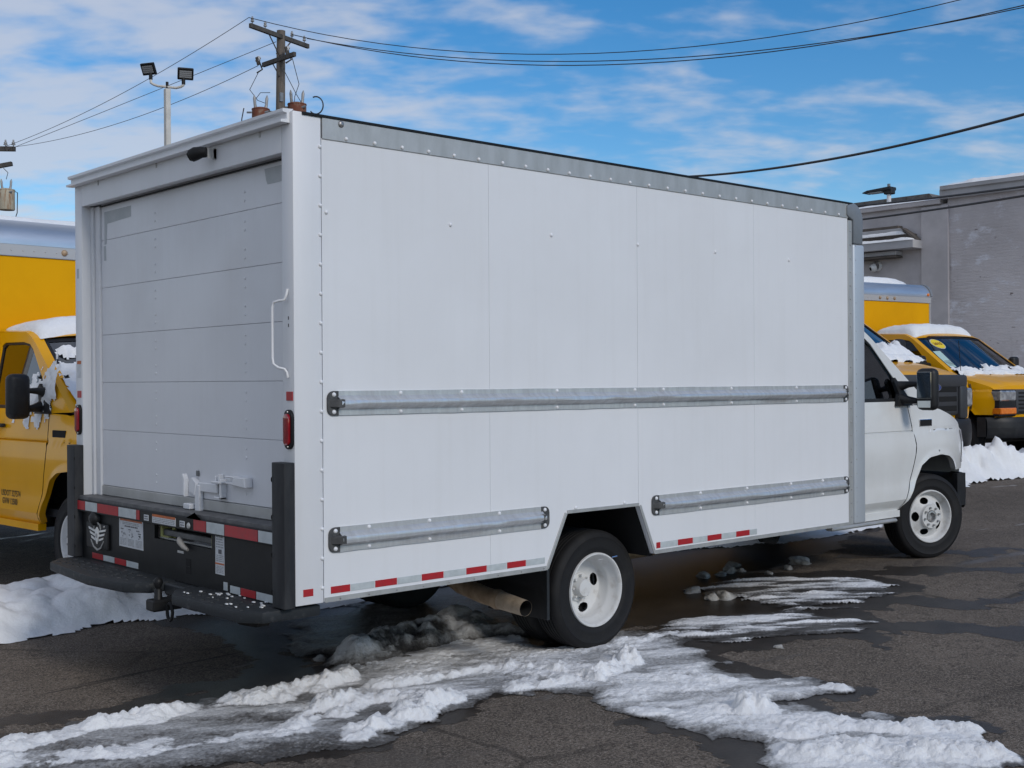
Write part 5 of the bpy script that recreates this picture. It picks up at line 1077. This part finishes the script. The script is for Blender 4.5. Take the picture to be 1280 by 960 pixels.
# ------------------------------------------------------------------ poles, lamps and wires
M_wood = mat('weathered_pole_wood', (.16, .135, .115), .9, base2=(.10, .085, .07), vscale=5, stretch=(6, 6, .4), bump=.3, bscale=12)
M_arm = mat('crossarm_wood', (.085, .078, .07), .9, base2=(.055, .05, .045), vscale=5, bump=.2, bscale=15)
M_rust = mat('rusty_transformer', (.17, .055, .03), .8, base2=(.30, .22, .16), vscale=4, lo=.5, hi=.75, bump=.2, bscale=12)
M_cream = mat('rust_streaked_tank', (.48, .43, .33), .7, base2=(.30, .15, .07), vscale=3, stretch=(3, 3, .5), lo=.5, hi=.7)
M_porc = mat('grey_porcelain', (.30, .30, .30), .3)
M_wire = mat('wire', (.03, .03, .032), .6); M_wiref = mat('weathered_wire', (.10, .10, .105), .7)
def insulator(T, p, par=None, h=.22, r=.07):
    MB().lathe([(.02, -.08), (.02, 0), (r, .01), (r, .05), (r * .55, .07), (r * .85, .09), (r * .8, .13), (r * .4, .15), (r * .5, .18), (r * .3, h), (.0005, h)], p, (0, 0, 1), 12).build('insulator', M_porc, par or T, smooth=50)
def dir2(a): return Vector((math.cos(a), math.sin(a), 0))
pb = Vector((18.98, 31.6, 0.35)); UP = empty('utility_pole', pb); tag(UP, 'leaning wooden utility pole with crossarms rising behind the box truck', 'pole')
top = Vector((.16, -.10, 13.35))
MB().tube([(0, 0, -.5), (.05, -.03, 4), (.11, -.07, 9), tuple(top)], [.20, .19, .165, .145], 14).build('shaft', M_wood, UP, smooth=50)
a1 = dir2(math.atan2(.744011, .668165) - R(30)); a2 = dir2(math.atan2(.744011, .668165) + R(44))
def arm(c, d, l0, l1, nm):
    c = Vector(c); p, q = c - d * l0, c + d * l1; n_ = Vector((-d.y, d.x, 0)) * .055
    vs = [p - n_, q - n_, q + n_, p + n_]; return MB().add([v + Vector((0, 0, -.075)) for v in vs] + [v + Vector((0, 0, .075)) for v in vs], [(0, 3, 2, 1), (4, 5, 6, 7), (0, 1, 5, 4), (1, 2, 6, 5), (2, 3, 7, 6), (3, 0, 4, 7)]).build(nm, M_arm, UP, bevel=.008)
nf_ = Vector((-cf.x, -cf.y, 0)) * .16
c1 = Vector((.155, -.10, 13.12)) + nf_; A1 = arm(c1, a1, 1.50, 1.50, 'crossarm'); c2 = Vector((.15, -.09, 12.34)) + nf_; A2 = arm(c2, a2, .9, 1.05, 'crossarm')
for q in (-1.38, -.75, .62, 1.28): insulator(UP, c1 + a1 * q + Vector((0, 0, .14)), A1, .15, .06)
for s in (-1, 1): MB().tube([c1 + a1 * s * .62, Vector((.14, -.09, 12.45)) + nf_ * 1.1], .022, 6).build('brace', M_arm, UP)
MB().tube([c2 + a2 * .5, Vector((.13, -.09, 11.75)) + nf_ * 1.1], .02, 6).build('brace', M_arm, UP)
for q in (1.45, .15, -.35):
    p = c2 + a2 * q + Vector((0, 0, .18)); f_ = MB().tube([p + Vector((0, 0, .16)), p + Vector((.04, -.04, -.10))], [.055, .05], 8).tube([p + Vector((.06, -.05, .05)), p + Vector((.16, -.10, -.25)), p + Vector((.0, 0, -.38))], .028, 6).build('fuse_cutout', M_arm, UP); MB().lathe([(.03, -.12), (.085, -.10), (.05, -.05), (.085, -.02), (.05, .03), (.085, .06), (.03, .12)], p + a1 * .08 + Vector((0, 0, .12)), (.4, .2, .8), 10).build('porcelain', M_frp, f_, smooth=40)
def transformer(T, c, mt, r_=.30, h_=.85, par=None):
    c = Vector(c); t_ = MB().lathe([(.0005, 0), (r_ * .95, 0), (r_, .03), (r_, h_ - .04), (r_ * 1.04, h_ - .03), (r_ * 1.02, h_), (r_ * .5, h_ + .05), (.0005, h_ + .06)], c, (0, 0, 1), 22).build('transformer', mt, T, smooth=40)
    for s in (-1, 1):
        p = c + cr * .17 * s + Vector((0, 0, h_ + .02)); MB().tube([p, p + Vector((s * .03, 0, .14)), p + Vector((s * .045, 0, .34)), p + Vector((s * .06, 0, .46))], [.065, .05, .055, .012], 8).build('bushing', M_porc, t_, smooth=50)
    for k in range(3): p = c + cr * (-.9 * r_ if k == 0 else r_ * .6) + Vector((0, 0, h_ - .16)) - cf * r_ * .7; MB().tube([p, p + cr * (-.16 if k == 0 else .14) + Vector((0, 0, .02 * k))], .035, 6).build('terminal', M_cap, t_)
    return t_
transformer(UP, Vector((.10, -.06, 9.80)) - cr * .62 - Vector((cf.x, cf.y, 0)) * .1, M_rust); transformer(UP, Vector((.10, -.06, 10.05)) + cr * .56 + Vector((cf.x, cf.y, 0)) * .25, M_rust, .32)
MB().box(-.35, -.12, 10.45, .45, .05, 10.55).build('transformer_bracket', M_arm, UP)
lead = [[c2 + a2 * 1.35 + Vector((0, 0, -.2)), Vector((-.75, .45, 11.3)), Vector((-.5, .35, 10.95)), Vector((-.25, .2, 10.85))], [c2 - a2 * .7, Vector((.55, -.6, 11.5)), Vector((.5, -.4, 11.1)), Vector((.55, -.3, 10.9))], [c2 - a2 * .3 + Vector((0, 0, -.5)), Vector((.6, -.35, 11.2)), Vector((.75, -.40, 10.95))], [Vector((-.55, .5, 10.95)), Vector((-.35, .42, 11.25)), Vector((-.1, .2, 11.25))]]
for L_ in lead: MB().tube(L_, .012, 5).build('lead_wire', M_wire, UP)
lp_ = Vector((.10, -.06, 10.75)) + cr * 1.25; MB().tube([lp_ + cr * .25 * math.cos(t) + Vector((0, 0, .30 * math.sin(t) + .05)) for t in np.linspace(-2.4, 2.0, 16)], .025, 6).build('cable_loop', M_wire, UP)
MB().tube([Vector((-.95, .5, 10.65)), Vector((-1.0, .55, 10.3)), Vector((-1.05, .55, 9.8))], .02, 5).build('lead_wire', M_wire, UP)
MB().box(.02, -.26, 10.9, .14, -.18, 11.2).build('meter_box', M_cap, UP)
# second pole, its crossarm ends and drum transformer reach into view at the left edge
p2 = Vector((16.05, 51.72, .35)); U2 = empty('utility_pole', p2); tag(U2, 'far utility pole at the left edge with a rust-streaked drum transformer', 'pole')
MB().tube([(0, 0, -.5), (0, 0, 12.6)], [.2, .15], 12).build('shaft', M_wood, U2, smooth=50)
d2 = (Vector((17.10, 50.80, 0)) - Vector((16.05, 51.72, 0))); d2.z = 0; d2n = d2.normalized()
def bar(T, p, q, t, nm, mt):
    p, q = Vector(p), Vector(q); d = (q - p).normalized(); n_ = d.cross(Vector((0, 0, 1))).normalized() * t; u_ = n_.cross(d).normalized() * t
    return MB().add([p - n_ - u_, p + n_ - u_, p + n_ + u_, p - n_ + u_, q - n_ - u_, q + n_ - u_, q + n_ + u_, q - n_ + u_], [(0, 1, 2, 3), (7, 6, 5, 4), (0, 4, 5, 1), (1, 5, 6, 2), (2, 6, 7, 3), (3, 7, 4, 0)]).build(nm, mt, T)
b1 = bar(U2, -d2n * 1.5 + Vector((0, 0, 11.9)), d2n * 1.42 + Vector((0, 0, 11.86)), .10, 'crossarm', M_arm); bar(U2, -d2n * 1.2 + Vector((0, 0, 10.75)), d2n * 1.28 + Vector((0, 0, 11.2)), .09, 'crossarm', M_arm)
for q in (1.35, 1.0, .4): insulator(U2, d2n * q + Vector((0, 0, 12.03)), b1, .25, .09)
transformer(U2, d2n * 1.02 + Vector((0, 0, 9.12)), M_cream, .36, .92)
MB().tube([d2n * 1.40 + Vector((0, 0, 9.95)), d2n * 1.52 + Vector((0, 0, 9.9)), d2n * 1.50 + Vector((0, 0, 9.0)), d2n * 1.36 + Vector((0, 0, 8.6))], .022, 5).build('lead_wire', M_wire, U2); MB().tube([d2n * 1.02 + Vector((0, 0, 10.5)), d2n * 1.1 + Vector((0, 0, 10.8)), d2n * .9 + Vector((0, 0, 11.0))], .015, 5).build('lead_wire', M_wire, U2)
# floodlight pole
p3 = Vector((10.7, 22.93, .3)); FP = empty('floodlight_pole', p3); tag(FP, 'white pole carrying two black floodlights above the truck', 'light pole')
MB().box(-.065, -.065, -.3, .065, .065, 8.55).build('shaft', mat('cream_pole_paint', (.62, .60, .56), .5, base2=(.5, .48, .44), vscale=3), FP, bevel=.012); MB().cyl((0, 0, 8.55), (0, 0, 8.72), .035, n=10).build('cap', M_black, FP)
MB().tube([cr * -.40 + Vector((0, 0, 8.80)), cr * -.395 + Vector((0, 0, 8.70)), cr * -.33 + Vector((0, 0, 8.66)), cr * -.22 + Vector((0, 0, 8.62)), Vector((0, 0, 8.60)), cr * .22 + Vector((0, 0, 8.575)), cr * .33 + Vector((0, 0, 8.60)), cr * .395 + Vector((0, 0, 8.64)), cr * .40 + Vector((0, 0, 8.70))], .033, 8).build('bracket', MATS['cream_pole_paint'], FP, smooth=50)
for s, z in ((-1, 8.78), (1, 8.66)):
    pz = cr * (.40 * s) + Vector((0, 0, z)); MB().cyl(pz, pz + Vector((0, 0, .16)), .045, n=10).build('knuckle', M_black, FP)
    fd = (-cf + cr * .35 * s + Vector((0, 0, -.55))).normalized(); rt = fd.cross(Vector((0, 0, 1))).normalized(); u_ = rt.cross(fd); c0 = pz + Vector((0, 0, .26)) + cr * .05 * s
    def hbx(a, b_, c_, d0, d1): return [c0 + rt * x_ + u_ * y_ + fd * d_ for d_ in (d0, d1) for x_, y_ in ((-a, -b_), (a, -b_), (a, b_), (-a, b_))]
    F6 = [(0, 3, 2, 1), (4, 5, 6, 7), (0, 1, 5, 4), (1, 2, 6, 5), (2, 3, 7, 6), (3, 0, 4, 7)]
    fh = MB().add(hbx(.19, .145, 0, -.035, .045), F6).build('lamp_head', M_black, FP, bevel=.015)
    for k in range(4): c_s = c0; vs = [c0 + rt * x_ + u_ * (y_ + .068 - .046 * k) + fd * d_ for d_ in (.040, .050) for x_, y_ in ((-.145, -.018), (.145, -.018), (.145, .018), (-.145, .018))]; MB().add(vs, F6).build('led_row', M_inkg, fh)
def wire(S, E_, sag, r_, lb, n_=40, pre=None, t1=1.0):
    S, E_ = Vector(S), Vector(E_); pts = [Vector(pre)] if pre else []
    for i in range(n_ + 1):
        t = t1 * i / n_; p = S.lerp(E_, t); p.z -= sag * 4 * t * (1 - t); pts.append(p)
    o = MB(S).tube(pts, r_, 5); ob = o.build('overhead_wire', M_wiref if r_ < .0125 else M_wire, None, smooth=60); ob.location = S; tag(ob, lb, 'wire', 'overhead wires'); return ob
wire((17.61, 31.0, 13.75), (27.35, 5.31, 11.87), 1.95, .013, 'topmost thin wire sagging right from the wooden pole', t1=1.5)
wire((19.58, 31.51, 13.66), (26.26, 4.94, 10.87), 1.65, .015, 'lower of the two close wires sagging right from the wooden pole', t1=1.5)
wire((20.24, 31.59, 13.66), (28.43, 5.68, 11.4), 1.45, .015, 'upper of the two close wires sagging right from the wooden pole', t1=1.5)
wire((17.61, 31.0, 13.75), (16.72, 51.14, 12.29), .35, .011, 'highest wire running left from the wooden pole behind the floodlights')
wire((19.01, 31.62, 13.33), (16.83, 51.04, 12.15), .02, .011, 'middle wire running left from the wooden pole to the far pole')
wire((18.14, 31.32, 12.31), (16.99, 50.9, 12.29), .45, .011, 'lowest wire running left from the wooden pole to the far pole')
wire((22.61, 17.61, 7.27), (17.66, 3.24, 6.39), .35, .030, 'thick black cable rising right above the far end of the truck roof', pre=(19.05, 31.5, 8.9), t1=1.6)
wire((18.83, 10.25, 5.22), (14.54, 2.01, 4.48), .05, .020, 'upper black cable crossing in front of the warehouse parapet', pre=(19.05, 31.5, 8.3), t1=2.2)
wire((18.83, 10.25, 4.89), (14.54, 2.01, 4.39), .05, .020, 'lower black cable crossing in front of the warehouse wall', pre=(19.05, 31.5, 7.9), t1=2.2)
